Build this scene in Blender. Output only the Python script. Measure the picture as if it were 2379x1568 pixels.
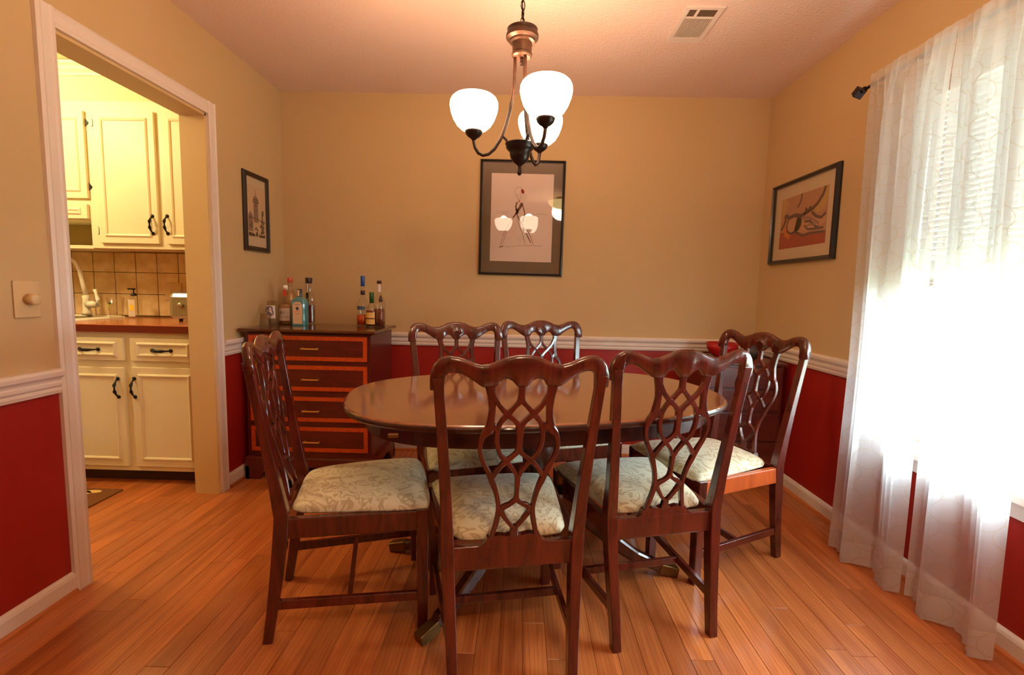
import bpy, bmesh, math, random
from mathutils import Vector, Matrix, Euler
random.seed(7)
PI = math.pi
for o in list(bpy.data.objects): bpy.data.objects.remove(o)
S = bpy.context.scene
C = S.collection

# ------------------------------------------------------------------ camera
PITCH, YAW, ROLL, HC = 0.0984, -0.0161, 0.0210, 1.1529
def cam_axes():
    cp, sp, cy, sy, cr, sr = math.cos(PITCH), math.sin(PITCH), math.cos(YAW), math.sin(YAW), math.cos(ROLL), math.sin(ROLL)
    fwd = Vector((sy*cp, cy*cp, -sp)); r0 = Vector((cy, -sy, 0)); u0 = r0.cross(fwd)
    return cr*r0+sr*u0, -sr*r0+cr*u0, fwd
r_, u_, f_ = cam_axes()
cd = bpy.data.cameras.new('camera'); cam = bpy.data.objects.new('camera', cd); C.objects.link(cam)
cd.sensor_width = 36; cd.lens = 36*1121.5/2379; cd.clip_start = 0.02
M = Matrix.Identity(4)
for i in range(3):
    M[i][0] = r_[i]; M[i][1] = u_[i]; M[i][2] = -f_[i]
M[0][3], M[1][3], M[2][3] = 0, 0, HC
cam.matrix_world = M
S.camera = cam

# ------------------------------------------------------------------ light and exposure
S.view_settings.view_transform = 'Standard'; S.view_settings.look = 'None'
S.view_settings.gamma = 1; S.view_settings.use_curve_mapping = False
S.view_settings.exposure = 0.2
W = bpy.data.worlds.new('world'); S.world = W; W.use_nodes = True
bg = W.node_tree.nodes['Background']
bg.inputs[0].default_value = (0.82, 0.92, 1.0, 1); bg.inputs[1].default_value = 26.0
WARM = (1.0, 0.57, 0.31)
def lamp(name, kind, loc, power, color, **kw):
    d = bpy.data.lights.new(name, kind); d.energy = power; d.color = color
    for k, v in kw.items(): setattr(d, k, v)
    o = bpy.data.objects.new(name, d); o.location = loc; C.objects.link(o); return o
P_BULB, P_HALL, P_KITCHEN, E_SHADE = 15.0, 54.0, 50.0, 9.0
# the kitchen ceiling fixture stands out of view: its light only
lamp('kitchen_light', 'POINT', (-2.95, 2.15, 2.24), P_KITCHEN, (1.0, 0.79, 0.42), shadow_soft_size=.14)
# portal in the window opening: guides the daylight, gives off none itself
po = lamp('window_portal', 'AREA', (1.74, 1.53, 1.26), 1.0, (1, 1, 1), shape='RECTANGLE', size=1.5, size_y=1.1)
po.rotation_euler = (0, PI/2, 0)
po.data.cycles.is_portal = True

# ------------------------------------------------------------------ materials
def lin(c): return tuple(((v/255+0.055)/1.055)**2.4 if v > 10 else v/255/12.92 for v in c)
def nd(m, t, **kw):
    n = m.node_tree.nodes.new(t)
    for k, v in kw.items(): setattr(n, k, v)
    return n
def lk(m, a, b): m.node_tree.links.new(a, b)
def mat(name, rgb, rough=0.5, metal=0.0, coat=0.0, bump=None, var=None, spec=0.5):
    m = bpy.data.materials.new(name); m.use_nodes = True
    b = m.node_tree.nodes['Principled BSDF']
    b.inputs['Base Color'].default_value = (*lin(rgb), 1)
    b.inputs['Roughness'].default_value = rough; b.inputs['Metallic'].default_value = metal
    b.inputs['Coat Weight'].default_value = coat; b.inputs['Coat Roughness'].default_value = 0.12
    b.inputs['Specular IOR Level'].default_value = spec
    if bump or var:
        tc = nd(m, 'ShaderNodeNewGeometry')
    if bump:
        sc, st = bump
        n = nd(m, 'ShaderNodeTexNoise'); n.inputs['Scale'].default_value = sc; n.inputs['Detail'].default_value = 3
        lk(m, tc.outputs['Position'], n.inputs['Vector'])
        bp = nd(m, 'ShaderNodeBump'); bp.inputs['Strength'].default_value = st; bp.inputs['Distance'].default_value = 0.004
        lk(m, n.outputs['Fac'], bp.inputs['Height']); lk(m, bp.outputs['Normal'], b.inputs['Normal'])
    if var:
        sc, rgb2 = var
        n = nd(m, 'ShaderNodeTexNoise'); n.inputs['Scale'].default_value = sc; n.inputs['Detail'].default_value = 4
        lk(m, tc.outputs['Position'], n.inputs['Vector'])
        mx = nd(m, 'ShaderNodeMix', data_type='RGBA')
        mx.inputs['A'].default_value = (*lin(rgb), 1); mx.inputs['B'].default_value = (*lin(rgb2), 1)
        rp = nd(m, 'ShaderNodeMapRange'); rp.inputs['From Min'].default_value = 0.35; rp.inputs['From Max'].default_value = 0.65
        lk(m, n.outputs['Fac'], rp.inputs['Value']); lk(m, rp.outputs['Result'], mx.inputs['Factor'])
        lk(m, mx.outputs['Result'], b.inputs['Base Color'])
    return m
def wood(name, a, b_, stretch=(30, 30, 3), rough=0.28, coat=0.3, rnd=False, world=False, dark=None, bump=0.0):
    m = mat(name, a, rough, coat=coat); b = m.node_tree.nodes['Principled BSDF']
    if world: src = nd(m, 'ShaderNodeNewGeometry').outputs['Position']
    else: src = nd(m, 'ShaderNodeTexCoord').outputs['Object']
    mp = nd(m, 'ShaderNodeMapping'); mp.inputs['Scale'].default_value = stretch
    lk(m, src, mp.inputs['Vector'])
    vec = mp.outputs['Vector']
    oi = None
    if rnd:
        oi = nd(m, 'ShaderNodeObjectInfo')
        mul = nd(m, 'ShaderNodeMath', operation='MULTIPLY'); mul.inputs[1].default_value = 90
        lk(m, oi.outputs['Random'], mul.inputs[0])
        cx = nd(m, 'ShaderNodeCombineXYZ'); lk(m, mul.outputs[0], cx.inputs[2]); lk(m, mul.outputs[0], cx.inputs[1])
        ad = nd(m, 'ShaderNodeVectorMath', operation='ADD'); lk(m, vec, ad.inputs[0]); lk(m, cx.outputs[0], ad.inputs[1])
        vec = ad.outputs[0]
    n = nd(m, 'ShaderNodeTexNoise'); n.inputs['Scale'].default_value = 1; n.inputs['Detail'].default_value = 6
    n.inputs['Distortion'].default_value = 1.2
    lk(m, vec, n.inputs['Vector'])
    rp = nd(m, 'ShaderNodeMapRange'); rp.inputs['From Min'].default_value = 0.34; rp.inputs['From Max'].default_value = 0.68
    lk(m, n.outputs['Fac'], rp.inputs['Value'])
    mx = nd(m, 'ShaderNodeMix', data_type='RGBA')
    mx.inputs['A'].default_value = (*lin(a), 1); mx.inputs['B'].default_value = (*lin(b_), 1)
    lk(m, rp.outputs['Result'], mx.inputs['Factor'])
    out = mx.outputs['Result']
    if dark:   # fine dark grain lines
        w = nd(m, 'ShaderNodeTexWave', wave_type='BANDS', bands_direction='X')
        w.inputs['Scale'].default_value = 1.3; w.inputs['Distortion'].default_value = 9; w.inputs['Detail'].default_value = 3
        w.inputs['Detail Scale'].default_value = 0.6
        lk(m, vec, w.inputs['Vector'])
        r2 = nd(m, 'ShaderNodeMapRange'); r2.inputs['From Min'].default_value = 0.72; r2.inputs['From Max'].default_value = 1.0; r2.inputs['To Max'].default_value = 0.32
        lk(m, w.outputs['Fac'], r2.inputs['Value'])
        m2 = nd(m, 'ShaderNodeMix', data_type='RGBA'); m2.inputs['B'].default_value = (*lin(dark), 1)
        lk(m, r2.outputs['Result'], m2.inputs['Factor']); lk(m, out, m2.inputs['A']); out = m2.outputs['Result']
    if rnd:
        hs = nd(m, 'ShaderNodeHueSaturation')
        mr = nd(m, 'ShaderNodeMapRange'); mr.inputs['To Min'].default_value = 0.80; mr.inputs['To Max'].default_value = 1.15
        lk(m, oi.outputs['Random'], mr.inputs['Value']); lk(m, mr.outputs['Result'], hs.inputs['Value'])
        lk(m, out, hs.inputs['Color']); out = hs.outputs['Color']
    lk(m, out, b.inputs['Base Color'])
    if bump:
        bp = nd(m, 'ShaderNodeBump'); bp.inputs['Strength'].default_value = bump; bp.inputs['Distance'].default_value = 0.001
        lk(m, n.outputs['Fac'], bp.inputs['Height']); lk(m, bp.outputs['Normal'], b.inputs['Normal'])
    return m

M_WALL = mat('khaki_wall_paint', (200, 170, 124), 0.75, bump=(90, 0.10))
M_RED = mat('dark_red_wall_paint', (156, 25, 13), 0.5, bump=(90, 0.08))
M_CEIL = mat('textured_ceiling', (232, 206, 192), 0.9, bump=(75, 0.9))
M_TRIM = mat('white_trim_paint', (226, 212, 202), 0.4)
M_CAB = mat('cream_cabinet_paint', (236, 226, 190), 0.45)
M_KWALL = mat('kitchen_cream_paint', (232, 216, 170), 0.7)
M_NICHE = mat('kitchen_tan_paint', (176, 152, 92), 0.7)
M_MAHOG = wood('mahogany', (98, 34, 22), (60, 18, 12), (22, 22, 4), 0.24, 0.8)
M_TABLE = wood('dark_table_wood', (150, 90, 56), (126, 72, 42), (3, 30, 30), 0.10, 1.0)
M_TABLE.node_tree.nodes['Principled BSDF'].inputs['Coat IOR'].default_value = 1.7
M_TABLEG = wood('dark_pedestal_wood', (84, 38, 24), (56, 24, 14), (22, 22, 4), 0.25, .6)
M_APRON = wood('dark_apron_wood', (62, 28, 18), (44, 18, 12), (3, 30, 30), .3, .3)
M_CHEST = wood('chest_mahogany', (104, 34, 20), (80, 24, 14), (4, 30, 30), 0.35, 0.2)
M_CHESTTOP = wood('chest_top_wood', (96, 54, 26), (72, 38, 18), (4, 30, 30), 0.2, 0.4)
M_BAND = wood('orange_inlay_band', (206, 84, 22), (178, 62, 14), (60, 60, 60), 0.4, 0.1)
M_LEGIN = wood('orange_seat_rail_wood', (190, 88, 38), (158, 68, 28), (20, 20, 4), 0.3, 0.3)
M_PLANK = wood('oak_plank', (206, 124, 68), (166, 88, 44), (17, 1.6, 1), 0.28, 0.30, rnd=True, world=True, dark=(128, 62, 26), bump=0.05)
M_SUB = mat('floor_gap', (48, 24, 10), 0.8)
M_BRASS = mat('brass', (240, 200, 120), 0.35, 0.8)
M_DULLBRASS = mat('aged_brass', (122, 94, 52), 0.45, 0.9)
M_BRONZE = mat('bronze_metal', (82, 54, 38), 0.42, 0.55, var=(25, (54, 38, 30)))
M_DARKBRONZE = mat('dark_bronze_metal', (52, 42, 40), 0.35, 0.8)
M_BLACK = mat('black_frame', (26, 22, 24), 0.3, coat=0.2)
M_IRON = mat('black_iron', (30, 28, 26), 0.4, 0.4)
M_WHITE = mat('white_porcelain', (246, 242, 226), 0.2)
M_PLATE = mat('ivory_switch_plate', (214, 184, 138), 0.45)
M_DARKMAT = mat('taupe_mat_board', (112, 92, 70), 0.8)
M_PAPER = mat('drawing_paper', (232, 208, 196), 0.7)
M_MATW = mat('white_mat_board', (226, 204, 172), 0.8)
M_SKETCH = mat('brown_ink', (112, 62, 44), 0.8)
M_REDINK = mat('red_ink', (220, 66, 46), 0.8)
M_GREYINK = mat('grey_ink', (98, 84, 68), 0.8)
M_STEEL = mat('brushed_steel', (190, 186, 176), 0.32, 0.95)
M_COUNTER = wood('red_brown_countertop', (190, 96, 46), (164, 78, 36), (5, 40, 40), 0.22, 0.3)
M_COUNTEREDGE = mat('countertop_edge', (112, 34, 14), 0.4)
M_TILE = mat('travertine_tile', (232, 206, 160), 0.45, var=(14, (212, 180, 130)))
M_GROUT = mat('dark_grout', (104, 84, 50), 0.9)
M_TOE = mat('toe_kick', (60, 32, 16), 0.6)
M_SLAT = mat('white_blind_slat', (238, 240, 240), 0.5)
b = M_SLAT.node_tree.nodes['Principled BSDF']
b.inputs['Transmission Weight'].default_value = 0.0

def fabric():
    m = mat('cream_damask', (206, 192, 150), 0.55); b = m.node_tree.nodes['Principled BSDF']
    b.inputs['Sheen Weight'].default_value = 0.3
    tc = nd(m, 'ShaderNodeTexCoord')
    n = nd(m, 'ShaderNodeTexNoise'); n.inputs['Scale'].default_value = 8; n.inputs['Detail'].default_value = 2
    n.inputs['Distortion'].default_value = 2.2
    lk(m, tc.outputs['Object'], n.inputs['Vector'])
    # scrolling outlines: thin bands round the level lines of a distorted noise
    mul = nd(m, 'ShaderNodeMath', operation='MULTIPLY'); mul.inputs[1].default_value = 34
    lk(m, n.outputs['Fac'], mul.inputs[0])
    sn = nd(m, 'ShaderNodeMath', operation='SINE'); lk(m, mul.outputs[0], sn.inputs[0])
    r = nd(m, 'ShaderNodeMapRange'); r.inputs['From Min'].default_value = 0.1; r.inputs['From Max'].default_value = 1.0
    lk(m, sn.outputs[0], r.inputs['Value'])
    mx = nd(m, 'ShaderNodeMix', data_type='RGBA')
    mx.inputs['A'].default_value = (*lin((222, 212, 180)), 1); mx.inputs['B'].default_value = (*lin((188, 168, 128)), 1)
    lk(m, r.outputs['Result'], mx.inputs['Factor']); lk(m, mx.outputs['Result'], b.inputs['Base Color'])
    bp = nd(m, 'ShaderNodeBump'); bp.inputs['Strength'].default_value = 0.12; bp.inputs['Distance'].default_value = 0.002
    lk(m, r.outputs['Result'], bp.inputs['Height']); lk(m, bp.outputs['Normal'], b.inputs['Normal'])
    return m
M_FABRIC = fabric()

def glassmat(name, rgb, alpha=0.8, rough=0.02, ior=1.5):
    """thin glass: tinted see-through plus fresnel gloss"""
    m = bpy.data.materials.new(name); m.use_nodes = True; t = m.node_tree; t.nodes.clear()
    out = nd(m, 'ShaderNodeOutputMaterial'); mix = nd(m, 'ShaderNodeMixShader')
    tr = nd(m, 'ShaderNodeBsdfTransparent'); tr.inputs[0].default_value = (*lin(rgb), 1)
    gl = nd(m, 'ShaderNodeBsdfGlossy'); gl.inputs['Roughness'].default_value = rough
    fr = nd(m, 'ShaderNodeFresnel'); ge = nd(m, 'ShaderNodeNewGeometry')     # same gloss on both faces of the sheet
    mr = nd(m, 'ShaderNodeMapRange'); mr.inputs['To Min'].default_value = ior; mr.inputs['To Max'].default_value = 1/ior
    lk(m, ge.outputs['Backfacing'], mr.inputs['Value']); lk(m, mr.outputs['Result'], fr.inputs['IOR'])
    lk(m, fr.outputs[0], mix.inputs[0]); lk(m, tr.outputs[0], mix.inputs[1]); lk(m, gl.outputs[0], mix.inputs[2])
    lk(m, mix.outputs[0], out.inputs[0]); return m
M_PANE = glassmat('window_glass', (246, 252, 252))
M_PICGLASS = glassmat('picture_glass', (250, 250, 250))
M_CLEAR = glassmat('clear_glass', (251, 250, 246))
M_TEAL = mat('teal_glass', (84, 176, 190), 0.06, coat=.5); M_TEAL.node_tree.nodes['Principled BSDF'].inputs['Alpha'].default_value = .55
M_AMBER = mat('amber_liquor', (206, 78, 20), 0.1); 
M_AMBER.node_tree.nodes['Principled BSDF'].inputs['Coat Weight'].default_value = 0.6
M_BROWNLIQ = mat('brown_liquor', (110, 40, 22), 0.1, coat=0.6)
M_PALELIQ = mat('pale_gold_liquor', (178, 134, 78), 0.1, coat=0.6)
M_LABEL = mat('cream_label', (232, 200, 164), 0.6)
M_LABELW = mat('white_label', (222, 206, 196), 0.6)
M_LABELY = mat('yellow_label', (222, 178, 96), 0.6)
M_BLUECAP = mat('blue_foil', (48, 84, 160), 0.35)
M_GREENCAP = mat('green_foil', (40, 92, 40), 0.35)
M_REDCAP = mat('red_cap', (220, 96, 70), 0.4)
M_DARKCAP = mat('dark_cap', (60, 44, 40), 0.4)
M_PURPLE = mat('purple_print', (72, 50, 104), 0.5)
M_BLUEPRINT = mat('blue_print', (70, 90, 120), 0.5)
M_REDPOT = mat('red_lacquer', (168, 20, 24), 0.35)
M_GREYPOT = mat('dark_grey_ceramic', (58, 56, 60), 0.4)
M_SIDEBOARD = wood('sideboard_wood', (104, 44, 28), (74, 28, 18), (4, 30, 30), 0.35, 0.2)
M_RUG = mat('brown_rug', (118, 72, 30), 0.95)
M_RUGC = mat('cream_rug_motif', (226, 194, 120), 0.95)
M_LIME = mat('lime_print', (190, 200, 70), 0.5)
M_SOAPLABEL = mat('yellow_soap_label', (246, 214, 60), 0.5)
M_GRASS = mat('lawn_grass', (176, 184, 158), 0.95, var=(3, (160, 172, 140)))

def emit(name, rgb, strength):
    m = bpy.data.materials.new(name); m.use_nodes = True; t = m.node_tree; t.nodes.clear()
    out = nd(m, 'ShaderNodeOutputMaterial'); e = nd(m, 'ShaderNodeEmission')
    e.inputs[0].default_value = (*rgb, 1); e.inputs[1].default_value = strength
    lk(m, e.outputs[0], out.inputs[0]); return m
M_SHADE = emit('lit_frosted_glass', (1.0, 0.80, 0.56), E_SHADE)
M_HALLSHADE = emit('lit_amber_glass', (1.0, 0.70, 0.26), 6.0)

def sheer():
    m = bpy.data.materials.new('sheer_curtain'); m.use_nodes = True; t = m.node_tree; t.nodes.clear()
    out = nd(m, 'ShaderNodeOutputMaterial')
    tl = nd(m, 'ShaderNodeBsdfTranslucent'); tl.inputs[0].default_value = (0.84, 0.82, 0.76, 1)
    df = nd(m, 'ShaderNodeBsdfDiffuse'); df.inputs[0].default_value = (0.84, 0.78, 0.70, 1)
    tp = nd(m, 'ShaderNodeBsdfTransparent')
    a = nd(m, 'ShaderNodeMixShader'); a.inputs[0].default_value = 0.38
    lk(m, tl.outputs[0], a.inputs[1]); lk(m, df.outputs[0], a.inputs[2])
    mix = nd(m, 'ShaderNodeMixShader'); lk(m, a.outputs[0], mix.inputs[1]); lk(m, tp.outputs[0], mix.inputs[2])
    # embroidered loops: rings on a UV grid (metres), every second row shifted
    uv = nd(m, 'ShaderNodeUVMap'); uv.uv_map = 'UVMap'
    rings = []
    for off in ((0, 0), (0.5, 0.5)):
        mp = nd(m, 'ShaderNodeMapping'); mp.inputs['Scale'].default_value = (7.5, 8.5, 1); mp.inputs['Location'].default_value = (off[0], off[1], 0)
        lk(m, uv.outputs[0], mp.inputs[0])
        fr = nd(m, 'ShaderNodeVectorMath', operation='FRACTION'); lk(m, mp.outputs[0], fr.inputs[0])
        sb = nd(m, 'ShaderNodeVectorMath', operation='SUBTRACT'); sb.inputs[1].default_value = (0.5, 0.5, 0); lk(m, fr.outputs[0], sb.inputs[0])
        ln = nd(m, 'ShaderNodeVectorMath', operation='LENGTH'); lk(m, sb.outputs[0], ln.inputs[0])
        s2 = nd(m, 'ShaderNodeMath', operation='SUBTRACT'); s2.inputs[1].default_value = 0.36; lk(m, ln.outputs['Value'], s2.inputs[0])
        ab = nd(m, 'ShaderNodeMath', operation='ABSOLUTE'); lk(m, s2.outputs[0], ab.inputs[0])
        lt = nd(m, 'ShaderNodeMath', operation='LESS_THAN'); lt.inputs[1].default_value = 0.008; lk(m, ab.outputs[0], lt.inputs[0])
        rings.append(lt)
    mxr = nd(m, 'ShaderNodeMath', operation='MAXIMUM'); lk(m, rings[0].outputs[0], mxr.inputs[0]); lk(m, rings[1].outputs[0], mxr.inputs[1])
    # hem: the lowest 9 cm is doubled
    sx = nd(m, 'ShaderNodeSeparateXYZ'); lk(m, uv.outputs[0], sx.inputs[0])
    hem = nd(m, 'ShaderNodeMath', operation='LESS_THAN'); hem.inputs[1].default_value = 0.10; lk(m, sx.outputs['Y'], hem.inputs[0])
    h1 = nd(m, 'ShaderNodeMapRange'); h1.inputs['To Min'].default_value = 0.30; h1.inputs['To Max'].default_value = 0.10
    lk(m, hem.outputs[0], h1.inputs['Value'])
    fac = nd(m, 'ShaderNodeMath', operation='SUBTRACT', use_clamp=True); lk(m, h1.outputs[0], fac.inputs[0])
    rm = nd(m, 'ShaderNodeMath', operation='MULTIPLY'); rm.inputs[1].default_value = 0.15; lk(m, mxr.outputs[0], rm.inputs[0])
    lk(m, rm.outputs[0], fac.inputs[1]); lk(m, fac.outputs[0], mix.inputs[0])
    cm = nd(m, 'ShaderNodeMix', data_type='RGBA'); cm.inputs['A'].default_value = (0.88, 0.89, 0.90, 1); cm.inputs['B'].default_value = (0.70, 0.63, 0.54, 1)
    lk(m, mxr.outputs[0], cm.inputs['Factor']); lk(m, cm.outputs['Result'], tl.inputs[0]); lk(m, cm.outputs['Result'], df.inputs[0])
    lk(m, mix.outputs[0], out.inputs[0]); return m
M_SHEER = sheer()
def slatmat():
    m = bpy.data.materials.new('white_blind_slat_lit'); m.use_nodes = True; t = m.node_tree; t.nodes.clear()
    out = nd(m, 'ShaderNodeOutputMaterial'); tl = nd(m, 'ShaderNodeBsdfTranslucent'); tl.inputs[0].default_value = (0.80, 0.86, 0.86, 1)
    df = nd(m, 'ShaderNodeBsdfDiffuse'); df.inputs[0].default_value = (0.88, 0.9, 0.9, 1)
    a = nd(m, 'ShaderNodeMixShader'); a.inputs[0].default_value = 0.955
    lk(m, tl.outputs[0], a.inputs[1]); lk(m, df.outputs[0], a.inputs[2]); lk(m, a.outputs[0], out.inputs[0]); return m
M_SLAT = slatmat()

# ------------------------------------------------------------------ mesh helpers
class MB:
    def __init__(s): s.v = []; s.f = []; s.smooth = []
    def add(s, vs, fs, smooth=False):
        n = len(s.v); s.v += [tuple(v) for v in vs]
        s.f += [tuple(i+n for i in f) for f in fs]; s.smooth += [smooth]*len(fs); return s
    def box(s, a, b, ch=0.0):
        x0, y0, z0 = a; x1, y1, z1 = b
        if ch <= 0:
            vs = [(x0,y0,z0),(x1,y0,z0),(x1,y1,z0),(x0,y1,z0),(x0,y0,z1),(x1,y0,z1),(x1,y1,z1),(x0,y1,z1)]
            return s.add(vs, [(3,2,1,0),(4,5,6,7),(0,1,5,4),(1,2,6,5),(2,3,7,6),(3,0,4,7)])
        # bevelled box through bmesh
        bm = bmesh.new(); bmesh.ops.create_cube(bm, size=1)
        for v in bm.verts:
            v.co = Vector(((x0+x1)/2+v.co.x*(x1-x0), (y0+y1)/2+v.co.y*(y1-y0), (z0+z1)/2+v.co.z*(z1-z0)))
        bmesh.ops.bevel(bm, geom=bm.edges[:], offset=ch, segments=2, affect='EDGES', profile=0.5)
        return s.bm(bm)
    def bm(s, bm, smooth=False):
        bm.verts.ensure_lookup_table()
        s.add([v.co[:] for v in bm.verts], [[v.index for v in f.verts] for f in bm.faces], smooth); bm.free(); return s
    def lathe(s, prof, c=(0, 0, 0), seg=32, smooth=True, sx=1, sy=1):
        vs = []; fs = []; n = len(prof)
        for i in range(seg):
            a = 2*PI*i/seg
            for r, z in prof: vs.append((c[0]+r*sx*math.cos(a), c[1]+r*sy*math.sin(a), c[2]+z))
        for i in range(seg):
            j = (i+1) % seg
            for k in range(n-1): fs.append((i*n+k, j*n+k, j*n+k+1, i*n+k+1))
        if prof[0][0] > 1e-4: fs.append(tuple(i*n for i in range(seg))[::-1])
        if prof[-1][0] > 1e-4: fs.append(tuple(i*n+n-1 for i in range(seg)))
        return s.add(vs, fs, smooth)
    def shell(s, prof, c=(0, 0, 0), seg=32):     # open surface of revolution, no caps
        vs = []; fs = []; n = len(prof)
        for i in range(seg):
            a = 2*PI*i/seg
            for r, z in prof: vs.append((c[0]+r*math.cos(a), c[1]+r*math.sin(a), c[2]+z))
        for i in range(seg):
            j = (i+1) % seg
            for k in range(n-1): fs.append((i*n+k, j*n+k, j*n+k+1, i*n+k+1))
        return s.add(vs, fs, True)
    def rings(s, rings, closed=True, smooth=False, caps=True):
        n = len(rings[0]); vs = [p for r in rings for p in r]; fs = []
        for i in range(len(rings)-1):
            for k in range(n):
                fs.append((i*n+k, i*n+(k+1) % n, (i+1)*n+(k+1) % n, (i+1)*n+k))
        if caps:
            fs.append(tuple(range(n))[::-1]); fs.append(tuple((len(rings)-1)*n+k for k in range(n)))
        return s.add(vs, fs, smooth)
    def sweep(s, pts, w, h, up=(0, 0, 1), sec=None, smooth=False):
        """bar along pts; w across, h along up; w,h numbers or lists"""
        pts = [Vector(p) for p in pts]; up = Vector(up); N = len(pts)
        if sec is None: sec = CHAM
        R = []
        for i, p in enumerate(pts):
            t = (pts[min(i+1, N-1)]-pts[max(i-1, 0)]).normalized()
            sd = t.cross(up)
            if sd.length < 1e-5: sd = t.cross(Vector((0, 1, 0.01)))
            sd.normalize(); u2 = sd.cross(t).normalized()
            ww = w[i] if isinstance(w, (list, tuple)) else w; hh = h[i] if isinstance(h, (list, tuple)) else h
            R.append([tuple(p+sd*(a*ww)+u2*(b*hh)) for a, b in sec])
        return s.rings(R, smooth=smooth)
    def tube(s, pts, r, seg=10):
        sec = [(0.5*math.cos(2*PI*k/seg), 0.5*math.sin(2*PI*k/seg)) for k in range(seg)]
        if isinstance(r, (list, tuple)): d = [2*x for x in r]
        else: d = 2*r
        up = (0.013, 0.021, 1) 
        return s.sweep(pts, d, d, up, sec, True)
    def prism(s, poly, y0, y1, axis='y'):
        """polygon in (a,b) extruded along axis"""
        n = len(poly)
        def P(a, b_, t):
            return {'y': (a, t, b_), 'x': (t, a, b_), 'z': (a, b_, t)}[axis]
        vs = [P(a, b_, y0) for a, b_ in poly]+[P(a, b_, y1) for a, b_ in poly]
        fs = [tuple(range(n)), tuple(range(2*n-1, n-1, -1))]+[(k, k+n, (k+1) % n+n, (k+1) % n) for k in range(n)]
        return s.add(vs, fs)
    def build(s, name, m, parent=None, bevel=0, fix=True):
        me = bpy.data.meshes.new(name); me.from_pydata(s.v, [], s.f)
        for p, sm in zip(me.polygons, s.smooth): p.use_smooth = sm
        if fix:
            bm = bmesh.new(); bm.from_mesh(me); bmesh.ops.recalc_face_normals(bm, faces=bm.faces[:]); bm.to_mesh(me); bm.free()
        me.update()
        if m: me.materials.append(m)
        o = bpy.data.objects.new(name, me); C.objects.link(o)
        if parent: o.parent = parent
        if bevel:
            md = o.modifiers.new('bevel', 'BEVEL'); md.width = bevel; md.segments = 2; md.limit_method = 'ANGLE'
        return o
c_ = 0.36
CHAM = [(-.5, -c_), (-c_, -.5), (c_, -.5), (.5, -c_), (.5, c_), (c_, .5), (-c_, .5), (-.5, c_)]
c2 = 0.44
SQ = [(-.5, -c2), (-c2, -.5), (c2, -.5), (.5, -c2), (.5, c2), (c2, .5), (-c2, .5), (-.5, c2)]

def tag(o, label, cat, group=None, kind=None):
    o['label'] = label; o['category'] = cat
    if group: o['group'] = group
    if kind: o['kind'] = kind
    return o
def thing(name, label, cat, loc=(0, 0, 0), rz=0, group=None):
    o = bpy.data.objects.new(name, None); C.objects.link(o); o.empty_display_size = 0.05
    o.location = loc; o.rotation_euler = (0, 0, rz); return tag(o, label, cat, group)
def struct(name, mb, m, label, cat, parent=None, **kw):
    o = mb.build(name, m, parent, **kw)
    if parent is None: o['kind'] = 'structure'; o['label'] = label; o['category'] = cat
    return o
def copy_tree(o, parent=None):
    c = o.copy(); C.objects.link(c); c.parent = parent
    for ch in list(o.children): copy_tree(ch, c)
    return c

# ------------------------------------------------------------------ room shell
XL, XR, D, H = -1.64, 1.62, 3.344, 2.44
YF = -1.9
RB, RT = 0.755, 0.843         # chair rail
DY0, DY1, DH = 1.73, 2.55, 2.02
KX = -1.76; KB = 3.27; KL = -3.9; KF = 0.5
# floor: slab under the planks
fl = struct('floor', MB().box((KL, YF, -0.08), (XR, D, -0.012)), M_SUB, 'orange brown oak strip floor running through dining room and kitchen', 'floor')
_pm = {}
def plank_mesh(L):
    k = round(L, 3)
    if k not in _pm:
        w, l, c = 0.0751/2, L/2-0.0007, 0.0008
        vs = []; 
        for z, i in ((-0.012, 0), (-c, 0), (0, c)):
            vs += [(-w+i, -l+i, z), (w-i, -l+i, z), (w-i, l-i, z), (-w+i, l-i, z)]
        fs = [(8, 9, 10, 11)]
        for a in (0, 4):
            for k2 in range(4): fs.append((a+k2, a+(k2+1) % 4, a+4+(k2+1) % 4, a+4+k2))
        me = bpy.data.meshes.new('plank'); me.from_pydata(vs, [], fs); me.materials.append(M_PLANK); me.update(); _pm[k] = me
    return _pm[k]
def lay(x0, x1, y0, y1, ysplit, far):
    """strips along y; singles where the camera can tell them apart, the rest joined"""
    n = int(math.ceil((x1-x0)/0.076)); rest = []
    for i in range(n):
        xc = x0+(i+0.5)*0.076
        y = y0-random.uniform(0, 0.7)
        while y < y1:
            L = random.choice((0.62, 0.78, 0.94, 1.1, 1.26, 1.42)); a, e = max(y, y0), min(y+L, y1)
            y += L
            if e-a < 0.03: continue
            L2 = round(e-a, 3)
            mid = (a+e)/2
            if e > ysplit and far(xc):
                o = bpy.data.objects.new('plank', plank_mesh(L2)); C.objects.link(o); o.parent = fl; o.location = (xc, mid, 0)
                lay.n += 1
            else: rest.append((xc, mid, L2))
    return rest
lay.n = 0
rest = lay(XL, XR, YF, D, 1.15, lambda x: True)
rest += lay(XL-0.076*29, XL-0.001, KF, KB-0.55, 1.7, lambda x: x > -3.0)
mb = MB()
for x, y, L in rest:
    me = plank_mesh(L); mb.add([(v.co.x+x, v.co.y+y, v.co.z) for v in me.vertices], [tuple(p.vertices) for p in me.polygons])
o = mb.build('plank_field', M_PLANK, fl); o['kind'] = 'stuff'
print('single planks', lay.n)

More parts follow.
